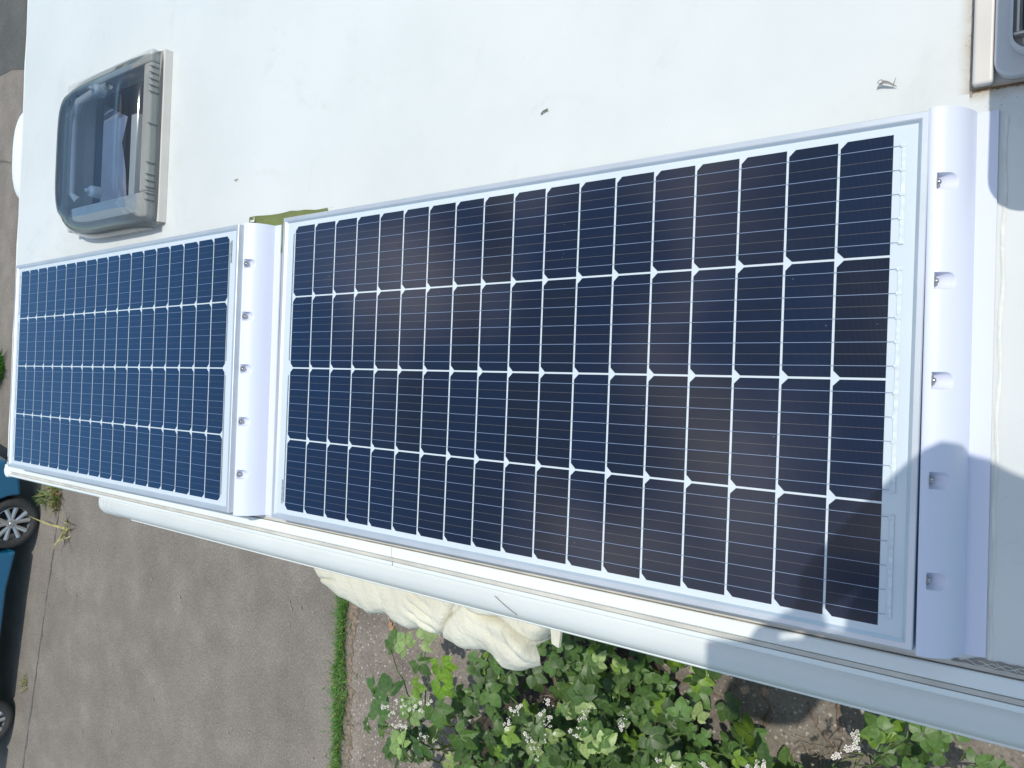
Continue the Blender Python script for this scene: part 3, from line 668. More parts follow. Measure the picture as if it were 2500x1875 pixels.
# ================================================================== SOLAR PANELS
PX = 0.0688358; PY = 0.16075; GX = 0.0033; GY = 0.0031
def cell_mesh():
    w = (PX - GX) / 2; h = (PY - GY) / 2; c = 0.0088
    p = [(-w, -h + c), (-w + c, -h), (w, -h), (w, h), (-w + c, h), (-w, h - c)]
    me = bpy.data.meshes.new('solar_cell'); me.from_pydata([(x, y, 0) for x, y in p], [], [[0, 1, 2, 3, 4, 5]]); me.materials.append(MAT['cell']); return me
CELL = cell_mesh()
FX0, FX1, FY0, FY1 = -1.2815, 0.0385, -0.0235, 0.6635
CXm, CYm = (FX0 + FX1) / 2, (FY0 + FY1) / 2
def frame_mesh(x0, x1, y0, y1):
    # section from outside in: (inset, z)
    sec = [(0.0, -0.035), (0.0, -0.0012), (0.0012, 0.0), (0.0080, 0.0), (0.0095, -0.0007), (0.0130, -0.0040), (0.0130, -0.035)]
    V = []; F = []
    for d, z in sec: V += [(x0 + d, y0 + d, z), (x1 - d, y0 + d, z), (x1 - d, y1 - d, z), (x0 + d, y1 - d, z)]
    for i in range(len(sec) - 1):
        for k in range(4): F.append([i * 4 + k, i * 4 + (k + 1) % 4, i * 4 + 4 + (k + 1) % 4, i * 4 + 4 + k])
    return V, F
def solar_panel(label):
    t = tag(empty('solar_panel'), label, 'solar panel', 'solar panels on the motorhome roof')
    sh = Matrix.Translation((-CXm, -CYm, 0))
    def Q(name, data, m, loc=None):
        V = [(v[0] - CXm, v[1] - CYm, v[2]) for v in data[0]]; return obj(name, (V, data[1]), m, t)
    Q('frame', frame_mesh(FX0, FX1, FY0, FY1), MAT['alu'])
    zb = -0.0042
    Q('backsheet', prism([(FX0 + .0128, FY0 + .0128), (FX1 - .0128, FY0 + .0128), (FX1 - .0128, FY1 - .0128), (FX0 + .0128, FY1 - .0128)], zb - .004, zb), MAT['backsheet'])
    for i in range(18):
        for j in range(4):
            o = bpy.data.objects.new('solar_cell', CELL); C.objects.link(o); o.parent = t
            o.location = (-(17.5 - i) * PX - GX / 2 - CXm, (j + .5) * PY - GY / 2 - CYm, zb + .0004)
    # ribbons
    V = []; F = []
    def rib(x0, x1, y, w, z):
        o = len(V); V.extend([(x0, y - w, z), (x1, y - w, z), (x1, y + w, z), (x0, y + w, z)]); F.append([o, o + 1, o + 2, o + 3])
    for j in range(4):
        for k in range(5):
            y = j * PY - GY / 2 + GY / 2 + (k + .5) * (PY - GY) / 5
            rib(-18 * PX - .004, .008, y, .00036, zb + .0009)
            for i in range(19): rib(-i * PX - .0036, -i * PX + .001, y, .0003, zb + .0012)
    Q('ribbon_wires', (V, F), MAT['wire'])
    ys = lambda j, k: j * PY + (k + .5) * (PY - GY) / 5
    V = []; F = []
    def bar(x, y0, y1, w):
        z_ = zb + .0014 + (.0006 if w > .003 else 0); o = len(V); V.extend([(x - w, y0, z_), (x + w, y0, z_), (x + w, y1, z_), (x - w, y1, z_)]); F.append([o, o + 1, o + 2, o + 3])
    for a, b in ((ys(3, 0) - .003, ys(3, 4) + .004), (ys(1, 0) - .003, ys(2, 4) + .003), (ys(0, 0) - .004, ys(0, 4) + .003)): bar(.0098, a, b, .0026)
    for j in range(4):
        for k in range(5): bar(.0092, ys(j, k) - .002, ys(j, k) + .002, .0036)
    Q('busbar', (V, F), MAT['ribbon'])
    V = []; F = []
    for a, b in ((ys(2, 0), ys(3, 4)), (ys(0, 0), ys(1, 4))): bar(-1.2440, a, b, .0008)
    Q('busbar', (V, F), MAT['blackline'])
    # barcode style serial number strip (unreadable in the photograph)
    V = []; F = []; rnd = random.Random(3); y = 0.012
    while y < .066:
        w = rnd.uniform(.0004, .0012); o = len(V); V.extend([(-1.2530, y, zb + .0008), (-1.2475, y, zb + .0008), (-1.2475, y + w, zb + .0008), (-1.2530, y + w, zb + .0008)]); F.append([o, o + 1, o + 2, o + 3]); y += w + rnd.uniform(.0005, .0012)
    Q('barcode', (V, F), MAT['blackline'])
    # junction box and cable glands underneath
    obj('junction_box', bxs((0.45, 0.56, -.06, .06, -.03, -.009)), MAT['black'], t)
    return t
p1 = solar_panel('nearer and larger-looking solar panel with dark cells, its lower right corner in shadow')
p1.location = (CXm, CYm, H)
p2 = solar_panel('farther solar panel at the left end, bluer and beside the skylight')
p2.location = (-2.0789, 0.3118, H + 0.0155)
p2.rotation_euler = (0, R(0.012 * 57.3), math.pi + 0.0059)

# ---- curved white mounting bars with recessed screws
def mount(label, loc, rz=0.0, yl=0.694):
    W_ = 0.048; FL = 0.0715; r = 0.0105; sy = [-0.252, -0.126, 0, 0.126, 0.252]; xw = 0.0105; top = 0.0
    def prof(x):
        if x < 0.003: return -0.003 + math.sqrt(max(0, 0.003 ** 2 - (0.003 - x) ** 2))
        if x <= W_:
            u = (x - .003) / (W_ - .003); return -0.0515 * (1 - (1 - u ** 2.1) ** 0.62)
        return -0.0515
    xs = [0, .0006, .0015, .003] + [.003 + i * .0012 for i in range(1, 6)] + [xw - .0002, xw, xw + .0003] + [xw + .001 + i * .0009 for i in range(26)] + [.036, .038, .040, .042, .044, .0455, .0468, .0475, .048, .0495, .055, .062, FL]
    xs = sorted(set(round(x, 5) for x in xs))
    ys = [-yl / 2, -yl / 2 + .0006]
    for c in sy: ys += [c - r - .003, c - r - .0004, c - r + .0001] + [c + r * math.sin(R(a)) for a in range(-80, 81, 10)] + [c + r - .0001, c + r + .0004, c + r + .003]
    ys += [yl / 2 - .0006, yl / 2]; ys = sorted(ys)
    def zf(x, y):
        z = prof(x)
        if x >= xw:
            for c in sy:
                if abs(y - c) < r: z = min(z, -0.0075 - math.sqrt(max(0, r * r - (y - c) ** 2)) * 0.75)
        return z + (0 if x > .05 else -.0)
    V = []; F = []; nx = len(xs)
    for y in ys:
        for x in xs: V.append((x, y, zf(x, y)))
    for j in range(len(ys) - 1):
        for i in range(nx - 1): q = j * nx + i; F.append([q, q + 1, q + nx + 1, q + nx])
    # skirt down to the roof
    zb = -0.0545; n0 = len(V); top_edge = [j * nx for j in range(len(ys))]
    for j in top_edge: V.append((V[j][0], V[j][1], zb))
    for k in range(len(ys) - 1): F.append([top_edge[k], top_edge[k + 1], n0 + k + 1, n0 + k])
    for row in (0, len(ys) - 1):
        n1 = len(V)
        for i in range(nx): V.append((xs[i], ys[row], zb))
        for i in range(nx - 1): F.append([row * nx + i, row * nx + i + 1, n1 + i + 1, n1 + i])
    n1 = len(V)
    for y in ys: V.append((FL, y, zb))
    for k in range(len(ys) - 1): F.append([k * nx + nx - 1, (k + 1) * nx + nx - 1, n1 + k + 1, n1 + k])
    t = tag(empty('mounting_bar', loc, rz), label, 'mounting bar', 'white mounting bars screwed to the panels')
    o = obj('profile', (V, F), MAT['abs'], t)
    bm = bmesh.new(); bm.from_mesh(o.data); bmesh.ops.recalc_face_normals(bm, faces=bm.faces); bm.to_mesh(o.data); bm.free()
    autosmooth(o, 28)
    for k, c in enumerate(sy):
        zc = -0.0068
        wv, wf = lathe([(0.0, .0004), (.0066, .0006), (.0070, 0.0002), (.0070, -.0004)], 20, 'X', (xw + .0006, c, zc))
        s = obj('screw', lathe([(0.0, .0034), (.0018, .0034), (.0030, .0026), (.0036, .0010), (.0036, 0)], 16, 'X', (xw + .0012, c, zc)), MAT['steel'], t, smooth=True)
        w = obj('washer', (wv, wf), mat_dark_steel, s)
    return t
mat_dark_steel = mat('weathered_washer', (0.36, 0.34, 0.33), 0.45, metal=0.4)
mount('mounting bar at the right end of the nearer panel, lower half in shadow', (0.0397, 0.3195, H + 0.0003), 0.006)
m2_ = mount('white mounting bar standing between the two solar panels', (-1.4248, 0.3150, H + 0.0085), 0.010, 0.700)
m2_.scale = (1.0, 1.0, 1.13)

# ---- awning
aw = tag(empty('awning', (-0.8, -0.12, H - .1)), 'rolled up white awning in a long rounded housing along the roof edge', 'awning')
def AP(name, data, m, smooth=False):
    V = [(v[0] + .8, v[1] + .12, v[2] - (H - .1)) for v in data[0]]; return obj(name, (V, data[1]), m, aw, smooth=smooth)
AX0 = -2.20
prof = [(-0.0885, ZR - .010), (-0.095, ZR - .0065)] + [(y, z) for y, z in arc(-0.104, ZR - .0465, .040, 85, 178, 14)] + [(-0.144, ZR - .056), (-0.141, ZR - .075), (-0.13, ZR - .10), (-0.10, ZR - .105), (-0.0955, ZR - .08), (-0.0955, ZR - .02)]
o = AP('housing', sweep_x(prof, AX0, X1 - .02), MAT['awning']); autosmooth(o, 30)
AP('front_lip', sweep_x([(-0.1435, ZR - .0475), (-0.1490, ZR - .0480), (-0.1512, ZR - .0505), (-0.1500, ZR - .0535), (-0.1445, ZR - .0545)], AX0 + .09, X1 - .02), MAT['awning_lip'])
V = []; F = []; n = len(prof)
cy, cz = -0.118, ZR - .052
for k, (s, dx) in enumerate(((1.0, 0.0), (1.03, 0.0), (1.05, -.006), (1.05, -.024), (.98, -.034), (.80, -.040))):
    for y, z in prof: V.append((AX0 + .045 + dx - (0 if k else 0), cy + (y - cy) * s, cz + (z - cz) * s))
for k in range(5):
    for i in range(n): F.append([k * n + i, k * n + (i + 1) % n, (k + 1) * n + (i + 1) % n, (k + 1) * n + i])
F.append([5 * n + i for i in range(n)])
o = AP('end_cap', (V, F), MAT['awning']); autosmooth(o, 50)
V = [(a - .045, b, c) for a, b, c in V]
o = AP('end_cap', (V, F), MAT['awning']); autosmooth(o, 50)
# small bracket and strap below the housing
AP('strap', prism([(-0.612, -0.20), (-0.596, -0.205), (-0.590, -0.145), (-0.62, -0.145)], ZR - .118, ZR - .110), MAT['cloth'])

# dead grass stem caught on the awning
tag(obj('dry_stem', tube([(-0.6712 + i * .008, -0.098 - i * .0046, ZR - .004 - .0008 * i * i * .25 + .004) for i in range(7)], 0.0006, 5), MAT['deadcane']), 'thin dry stem stuck slanting on the awning housing', 'stem')

# ---- loose bits on the roof
def scrap(name, pts, m, label, cat, loc, rz=0, th=0.0006):
    pts = [(x * .85, y * .7, z) for x, y, z in pts]
    V = [(x, y, z + th) for x, y, z in pts] + [(x, y, z) for x, y, z in pts]; n = len(pts)
    F = [list(range(n)), list(range(n, 2 * n))[::-1]] + [[i, (i + 1) % n, n + (i + 1) % n, n + i][::-1] for i in range(n)]
    o = obj(name, (V, F), m, loc=loc); o.rotation_euler = (0, 0, rz); return tag(o, label, cat)
greyleaf = mat('grey_dead_leaf', (0.30, 0.28, 0.26), 0.8, var=0.3, vscale=90)
def curled():
    spine = [(-.0125, -.004, .001), (-.008, -.0005, .004), (-.003, .001, .0065), (.003, -.001, .006), (.008, -.004, .003), (.0125, -.0065, .001)]
    V = []; F = []
    for i, (x, y, z) in enumerate(spine):
        w = (.0008, .0016, .0024, .0021, .0013, .0004)[i]
        V += [(x, y - w, z + .0014), (x, y, z), (x, y + w, z + .0012)]
    for i in range(5): F += [[3 * i, 3 * i + 1, 3 * i + 4, 3 * i + 3], [3 * i + 1, 3 * i + 2, 3 * i + 5, 3 * i + 4]]
    return merge((V, F), tube([(-.003, .001, .006), (-.006, .005, .007), (-.010, .006, .003), (-.0125, .0045, .001)], [.0009, .0007, .0005, .0003], 5), tube([(.008, -.004, .003), (.0105, .0005, .006), (.012, .004, .0075)], [.0007, .0005, .0003], 5))
tag(obj('leaf_scrap', curled(), greyleaf, loc=(-0.0235, 0.728, ZR + .001)), 'curled grey leaf scrap on the white roof below the vent', 'leaf scrap')
scrap('leaf_scrap', [(-.010, -.003, .001), (-.002, -.001, .003), (.004, .000, .002), (.011, -.001, .003), (.012, .003, .004), (.004, .004, .002), (-.001, .003, .003), (-.008, .001, .001)],
      mat('green_scrap', (0.12, 0.16, 0.07), 0.7), 'small dark green plant scrap in the middle of the roof', 'leaf scrap', (-0.598, 0.797, ZR + .001), 0.2)
scrap('seed_husk', [(-.012, .003, .001), (-.006, .000, .003), (.000, -.004, .002), (.005, -.001, .003), (.013, .003, .001), (.004, .003, .002), (.000, .001, .003)],
      mat('beige_husk', (0.50, 0.44, 0.33), 0.7), 'tiny beige seed husk on the roof right of the skylight', 'husk', (-1.559, .802, ZR + .001), 0)
scrap('seed_husk', [(-.004, .000, .001), (.000, -.003, .003), (.004, .001, .002), (.001, .004, .002)],
      mat('yellow_husk', (0.50, 0.48, 0.36), 0.7), 'pale crumb touching the upper frame edge of the nearer panel', 'husk', (-0.05, .672, ZR + .001), 0)

# olive tape strip under the panel corner
def tape():
    n = 26; V = []; F = []
    for j in range(5):
        for i in range(n + 1):
            u = i / n; x = -1.492 + 0.300 * u
            top = 0.6985 - 0.010 * u + 0.0035 * noise.noise(Vector((u * 5, 0, 3))) + 0.004 * math.exp(-((u - .55) / .07) ** 2)
            y = 0.60 + (top - 0.60) * j / 4
            z = 0.0022 + 0.004 * abs(noise.noise(Vector((u * 7, j * .7, 1)))) * (0.3 + u) + 0.0035 * math.exp(-((u - .5 - .06 * j) / .05) ** 2)
            V.append((x + 1.34, y - .65, z))
    for j in range(4):
        for i in range(n): q = j * (n + 1) + i; F.append([q, q + 1, q + n + 2, q + n + 1])
    return V, F
tp = empty('tape_strip', (-1.34, .65, ZR)); tag(tp, 'crumpled olive green tape strip peeping out above the gap between the panels', 'tape')
o = obj('backing', tape(), MAT['olive'], tp, smooth=True); sm = o.modifiers.new('solid', 'SOLIDIFY'); sm.thickness = .0006
obj('printed_mark', ([(-.1395, .0345, .0078), (-.1225, .0330, .0078), (-.1235, .0445, .0078), (-.1262, .0440, .0078), (-.1258, .0378, .0078), (-.1395, .0385, .0078)], [[0, 1, 4, 5], [1, 2, 3, 4]]), MAT['whiteprint'], tp)

# ================================================================== CREAM CLOTH
low = [(-1.3825, -0.1951), (-1.3691, -0.228), (-1.3008, -0.2492), (-1.2436, -0.2569), (-1.1881, -0.2683), (-1.1274, -0.2541), (-1.0987, -0.2719), (-1.0576, -0.2788), (-1.0186, -0.2648), (-0.9834, -0.2724), (-0.9583, -0.2689), (-0.884, -0.2883), (-0.8297, -0.2758), (-0.7954, -0.2821), (-0.7678, -0.3036), (-0.7461, -0.3026), (-0.6974, -0.2795), (-0.6928, -0.2665), (-0.7064, -0.2416), (-0.6868, -0.2168), (-0.6643, -0.1926)]
def cloth():
    # arc-length resample of the lower edge
    L = [0]
    for a, b in zip(low, low[1:]): L.append(L[-1] + math.dist(a, b))
    nu, nv = 260, 84; V = []; F = []
    for i in range(nu + 1):
        s = L[-1] * i / nu; k = 0
        while k < len(L) - 2 and L[k + 1] < s: k += 1
        f = (s - L[k]) / (L[k + 1] - L[k]); f = f if k in () else f
        bx = low[k][0] + (low[k + 1][0] - low[k][0]) * f; by = low[k][1] + (low[k + 1][1] - low[k][1]) * f
        u = i / nu; tx = -1.385 + 0.725 * (u ** 0.92); ty = -0.150
        if u > .8: tx = -1.385 + 0.725 * (.8 ** .92) + (u - .8) / .2 * (-0.664 + 1.385 - 0.725 * .8 ** .92)
        for j in range(nv + 1):
            v = j / nv
            w = math.sin(v * math.pi * .5 * 1.0)
            x = tx + (bx - tx) * v; y = ty + (by - ty) * w
            z = -0.205 - 0.055 * v ** 3.5
            # drapery: long soft folds, gathered pleats, a deep crease and a rolled fold
            p = Vector((x * 7, y * 13, 0.3)); q_ = x * 34 + y * 60 + 3.0 * noise.noise(Vector((x * 5, y * 8, 7)))
            z += 0.010 * noise.noise(p * .8) + 0.0022 * (abs(math.sin(q_ * .37)) ** .55 - .7) * (0.3 + v * .7) + 0.0016 * (abs(math.sin(q_ * .83 + x * 30 + 1)) ** .6 - .7) + 0.0013 * noise.noise(Vector((x * 30, y * 55, 5))) + .0009 * noise.noise(Vector((x * 170, y * 170, 0)))
            d = (x + 1.005) + 0.25 * (y + 0.2)
            z += 0.007 * math.exp(-(d / .032) ** 2) * math.sin((y * 260 + x * 90)) * min(1, v * 2)
            d2 = (x + 0.890) - 0.55 * (y + .17); z -= 0.036 * math.exp(-(d2 / .0065) ** 2)
            d2b = (x + 0.862) - 0.9 * (y + .17); z -= 0.018 * math.exp(-(d2b / .004) ** 2)
            d3 = (y + .196) + 0.28 * (x + .80) - .010 * math.sin((x + .8) * 40)
            z -= 0.040 * math.exp(-(d3 / .007) ** 2) * (1 / (1 + math.exp(-(x + .83) * 90)))
            d4 = (x + .735) + .9 * (y + .215); z += .018 * math.exp(-(d4 / .016) ** 2) * (1 / (1 + math.exp((y + .19) * 200)))
            d5 = (y + .205) - .12 * (x + 1.3); z -= .022 * math.exp(-(d5 / .005) ** 2) * math.exp(-((x + 1.335) / .03) ** 2)
            if x > -.86: z += .004 * math.sin((x * 55 + y * 120) + 2 * noise.noise(p)) * .45
            y += .003 * noise.noise(Vector((x * 60, v * 5, 2))) * v
            V.append((x + 1.0, y + .2, z + .2))
    for i in range(nu):
        for j in range(nv): q = i * (nv + 1) + j; F.append([q, q + nv + 1, q + nv + 2, q + 1])
    return V, F
cv, cf = cloth()
ct = tag(empty('cloth', (-1.0, -.2, H - .2)), 'cream towelling cloth bundled and hanging under the awning', 'cloth')
o = obj('towelling', (cv, cf), MAT['cloth'], ct, smooth=True)
sm = o.modifiers.new('solid', 'SOLIDIFY'); sm.thickness = .007; sm.offset = -1
def stain_at(x, y):
    # height of the cloth surface nearest to (x, y)
    b = min(cv, key=lambda p: (p[0] - 1 - x) ** 2 + (p[1] - .2 - y) ** 2); return b[2] + .0008
sp = []
for (x, y, s) in ((-.998, -.1905, .0032), (-.989, -.197, .0018), (-.985, -.207, .001), (-.905, -.205, .001), (-.925, -.222, .0012), (-.955, -.226, .001), (-.912, -.238, .0014), (-.945, -.24, .0009)):
    sp.append(([(x + 1 + s * math.cos(t) * random.uniform(.6, 1.3), y + .2 + s * math.sin(t) * random.uniform(.5, 1.1), stain_at(x, y)) for t in [k * 1.047 for k in range(6)]], [[0, 1, 2, 3, 4, 5]]))
obj('stains', merge(*sp), MAT['stain'], ct)

# ================================================================== BRAMBLES
def leaflet(L, w, n=9, fold=0.25, serr=0.05, curl=0.15):
    """serrated leaflet from origin along +X; returns verts, faces"""
    V = [(0, 0, 0)]; mid = [0]
    for i in range(1, n):
        t = i / n; V.append((L * t, 0, -curl * L * t * t)); mid.append(len(V) - 1)
    V.append((L, 0, -curl * L)); tip = len(V) - 1; mid.append(tip)
    sides = []
    for s in (1, -1):
        row = []
        for i in range(1, n):
            t = i / n; ww = w * (math.sin(math.pi * t ** 0.80)) ** 0.74 * (1 - .16 * t)
            for q, (dt, dw) in enumerate(((-0.35, -serr), (0.0, serr))):
                tt = t + dt / n
                V.append((L * tt + (serr * L * .35 if q else 0), s * ww * (1 + dw), fold * ww * .5 - curl * L * tt * tt)); row.append(len(V) - 1)
        sides.append(row)
    F = []
    for s, row in zip((1, -1), sides):
        for i in range(1, n):
            a, b = row[2 * (i - 1)], row[2 * (i - 1) + 1]
            F.append([mid[i - 1], a, b, mid[i]] if s < 0 else [mid[i - 1], mid[i], b, a])
            if i < n - 1:
                c = row[2 * i]; F.append([mid[i], b, c] if s < 0 else [mid[i], c, b])
        F.append([mid[n - 1], row[-1], tip] if s < 0 else [mid[n - 1], tip, row[-1]])
    return V, F
LF = [leaflet(1, .42, serr=.05), leaflet(1, .46, serr=.055, fold=.3), leaflet(1, .39, fold=.12, curl=.24, serr=.045), leaflet(1, .36, fold=.6, curl=.35, serr=.05)]
def inpoly(x, y, P_):
    c = False; j = len(P_) - 1
    for i in range(len(P_)):
        if (P_[i][1] > y) != (P_[j][1] > y) and x < (P_[j][0] - P_[i][0]) * (y - P_[i][1]) / (P_[j][1] - P_[i][1]) + P_[i][0]: c = not c
        j = i
    return c
class Bush:
    def __init__(s): s.V = []; s.F = []; s.T = []; s.cV = []; s.cF = []
    def add_leaf(s, base, d, nrm, L, t):
        """a compound leaf of 5 or 3 leaflets fanned around its stalk end"""
        d = d.normalized(); z = (nrm - d * nrm.dot(d)).normalized(); y = z.cross(d)
        k5 = random.random() < .62
        fan = ((0, 1.0, .22), (52, .88, .0), (-52, .88, .0), (112, .62, 0), (-112, .62, 0)) if k5 else ((0, 1.0, .22), (66, .86, 0), (-66, .86, 0))
        for a, sc, off in fan:
            lv, lf = random.choice(LF); a = R(a + random.uniform(-8, 8)); sc *= L * random.uniform(.88, 1.08)
            dd = d * math.cos(a) + y * math.sin(a); zz = (z + dd * random.uniform(-.25, .15) + dd.cross(z) * random.uniform(-.25, .25)).normalized(); yy = zz.cross(dd)
            o = len(s.V); st = base + dd * (L * (.08 + off * .6)); k = random.uniform(.85, 1.15)
            for x_, y_, z_ in lv:
                p = st + dd * (x_ * sc) + yy * (y_ * sc) + zz * (z_ * sc); s.V.append((p.x, p.y, p.z)); s.T.append((t[0] * k, t[1] * k, t[2] * k))
            s.F += [[i + o for i in f] for f in lf]
            if off:
                cv_, cf_ = tube([base, st], [.0016, .0012], 4, False); q = len(s.V); s.V += [tuple(v) for v in cv_]; s.F += [[i + q for i in f] for f in cf_]; s.T += [(1.8, 1.5, 1.0)] * len(cv_)
    def cane(s, pts, r0=.004, r1=.002):
        n = len(pts); cv_, cf_ = tube(pts, [r0 + (r1 - r0) * i / (n - 1) for i in range(n)], 6); q = len(s.cV); s.cV += cv_; s.cF += [[i + q for i in f] for f in cf_]
    def build(s, label, flowers=(), group='bramble bushes beside the motorhome'):
        b = Vector(s.cV[0]); b.z = 0
        t = tag(empty('bramble_bush', b), label, 'bramble', group)
        sub = lambda V: [(v[0] - b.x, v[1] - b.y, v[2] - b.z) for v in V]
        tint(obj('leaves', (sub(s.V), s.F), MAT['leaf'], t), s.T)
        obj('canes', (sub(s.cV), s.cF), MAT['cane'], t, smooth=True)
        for f in flowers: flower_cluster(t, Vector(f[:3]) - b, f[3] if len(f) > 3 else 1.0)
        return t
def flower_cluster(parent, c, sc=1.0):
    """an elongated spray of five-petalled blossoms and buds"""
    V = []; F = []; M_ = []
    a0 = random.uniform(0, 6.28); ax_ = Vector((math.cos(a0) * .5, math.sin(a0) * .5, .25)).normalized()
    for k in range(int(26 * sc)):
        p = c + ax_ * random.uniform(-.075, .075) * sc + Vector([random.gauss(0, .014) for _ in range(3)]) * sc
        if random.random() < .5:
            n = Vector((random.gauss(0, .5), random.gauss(0, .5), 1)).normalized(); u = n.orthogonal().normalized(); w = n.cross(u); r = random.uniform(.007, .0115)
            for q in range(5):
                t = q * 1.2566; d = u * math.cos(t) + w * math.sin(t); e = n.cross(d); o = len(V)
                for pt in (p + d * r * .2, p + d * r * .8 + e * r * .42, p + d * r * 1.1 + n * r * .2, p + d * r * .8 - e * r * .42): V.append(tuple(pt))
                F.append([o, o + 1, o + 2, o + 3]); M_.append(0)
            r *= .35; o = len(V)
            for q in range(6): t = q * 1.047; V.append(tuple(p + n * r * .8 + (u * math.cos(t) + w * math.sin(t)) * r))
            F.append([o + q for q in range(6)]); M_.append(1)
        else:
            r = random.uniform(.0025, .0045); v_, f_ = ellip(p.x, p.y, p.z, r, r, r * 1.2, 6, 4); o = len(V); V += v_; F += [[i + o for i in f] for f in f_]; M_ += [1 if random.random() < .6 else 0] * len(f_)
    return obj('blossom', (V, F, M_), [MAT['petal'], MAT['bud']], parent)
LTOP = Vector((0.25, .25, 1)).normalized()
def lt():
    k = random.uniform(.6, 1.3); r = random.random()
    if r < .06: return (3.4 * k, 2.4 * k, 3.6 * k)       # greyish underside turned up
    if r < .16: return (1.8 * k, 1.6 * k, .8 * k)        # young yellow-green
    return (1.0 * k, 1.0 * k, 1.0 * k)
def fill(b, poly, n, zmin, zmax, Lr, holes=()):
    xs = [p[0] for p in poly]; ys = [p[1] for p in poly]; k = 0; tries = 0
    while k < n and tries < n * 30:
        tries += 1; x = random.uniform(min(xs), max(xs)); y = random.uniform(min(ys), max(ys))
        if not inpoly(x, y, poly): continue
        if any(math.hypot((x - hx), (y - hy)) < hr for hx, hy, hr in holes): continue
        if noise.noise(Vector((x * 2.6, y * 2.6, 4))) < -.36: continue
        z = zmin + (zmax - zmin) * (random.random() ** .75)
        z += .12 * noise.noise(Vector((x * 2, y * 2, 0)))
        # leaves higher up stand nearer the lens: keep them over the same spot of the bush
        c = Vector((x, y, .80)); base = c + (CAM - c) * ((z - .80) / (CAM.z - .80)) * .0 + Vector((0, 0, z - .80))
        a = random.uniform(0, 6.28); d = Vector((math.cos(a), math.sin(a), random.uniform(-.45, .1)))
        nm = (LTOP + Vector((random.gauss(0, .3), random.gauss(0, .3), 0))).normalized()
        b.add_leaf(base, d, nm, random.uniform(*Lr), lt()); k += 1
def canes(b, root, tips, r=.0045):
    root = Vector(root)
    for t in tips:
        t = Vector(t); pts = []
        for i in range(9):
            u = i / 8; p = root.lerp(t, u); p.z = root.z + (t.z - root.z) * u + .22 * math.sin(u * math.pi) * (.6 + .4 * random.random()); p.x += .03 * math.sin(i * 2.3 + t.x * 9); p.y += .03 * math.cos(i * 1.9 + t.y * 9); pts.append(p)
        b.cane(pts, r, r * .45)
B = Bush()
canes(B, (-1.9, -1.75, .02), [(-2.4, -1.2, .75), (-1.9, -1.0, .8), (-1.5, -1.05, .8), (-1.2, -1.2, .7), (-1.7, -1.9, .8), (-2.3, -1.9, .8), (-1.1, -1.6, .7), (-2.0, -1.4, .9), (-1.5, -1.4, .9), (-0.9, -1.25, .6)])
big = [(-2.50, -2.6), (-2.45, -1.5), (-2.35, -1.12), (-2.16, -.90), (-1.78, -.88), (-1.48, -.93), (-1.36, -1.04), (-1.22, -1.08), (-1.08, -1.16), (-.90, -1.22), (-.70, -1.32), (-.7, -2.6)]
fill(B, big, 240, .10, .45, (.08, .11), ())
fill(B, big, 640, .45, .92, (.050, .088), ((-1.93, -1.13, .12), (-2.12, -1.33, .10), (-1.72, -1.28, .06)))
B.build('broad bramble bush with white blossom filling the bottom centre', [(-1.60, -1.20, 1.0), (-1.78, -1.24, 1.0, 1.1), (-1.18, -1.32, .95, 1.1), (-1.40, -1.16, .98, .6), (-1.05, -1.28, .9, .6), (-2.02, -1.32, .95), (-1.9, -1.42, .95), (-.86, -1.26, .75, .8)])
B = Bush()
canes(B, (-3.0, -2.1, .02), [(-2.62, -1.08, .95), (-3.15, -1.65, .8), (-2.9, -1.2, .9), (-2.5, -1.5, .9), (-2.75, -1.7, .95), (-3.05, -1.5, .9)], .006)
for (x, y, z, L, t, a) in ((-2.62, -1.07, .98, .10, (3.2, 2.3, 3.6), .6), (-2.76, -1.14, .95, .11, (3.0, 2.2, 3.2), 2.6), (-2.70, -1.22, .92, .09, (.9, .9, .9), -.8), (-2.92, -1.20, .88, .10, (1, 1, 1), 2.0), (-3.11, -1.48, .84, .10, (.9, 1, .9), 3.9),
      (-3.03, -1.62, .88, .12, (.8, .9, .9), 1.2), (-2.90, -1.46, .93, .14, (.8, .9, .9), 2.2), (-2.72, -1.36, .93, .08, (1.6, 1.5, .7), .2), (-2.48, -1.16, .98, .12, (2.0, 1.9, .7), -1.2), (-2.52, -1.30, .92, .11, (1.9, 1.9, .7), -2.0), (-2.67, -1.66, .9, .12, (.8, .9, .8), -2.2),
      (-2.86, -1.75, .86, .12, (3.2, 2.5, 3.4), 2.7), (-2.74, -1.52, .92, .14, (1.9, 1.6, 2.0), 1.3), (-3.2, -1.74, .8, .09, (1, 1, .8), -2.5), (-2.58, -1.44, .9, .12, (1, 1, 1), -1.1), (-3.02, -1.86, .7, .10, (1, 1, 1), -1.8), (-2.44, -1.56, .86, .13, (1, 1, .9), -.6), (-3.26, -1.86, .6, .09, (1.2, 1.1, .8), 3.0)):
    B.add_leaf(Vector((x, y, z)), Vector((math.cos(a), math.sin(a), -.2)), (LTOP + Vector((random.gauss(0, .15), random.gauss(0, .15), 0))).normalized(), L * .88, t)
fill(B, [(-3.35, -2.6), (-3.15, -1.85), (-2.95, -1.62), (-2.75, -1.5), (-2.45, -1.3), (-2.4, -2.6)], 95, .2, .82, (.055, .09))
B.build('loose bramble sprays with pale undersides, left of the main bush by the grass strip', [(-2.72, -1.44, 1.0, 1.5), (-2.80, -1.55, .95, .8), (-2.58, -1.40, .95, .5), (-2.86, -1.62, .9, .6), (-2.63, -1.62, .9, .7), (-2.90, -1.95, .8, .9)])
B = Bush()
canes(B, (-.5, -1.35, .02), [(-.52, -1.1, .6), (-.40, -1.06, .6), (-.33, -.98, .6), (-.58, -1.2, .5)])
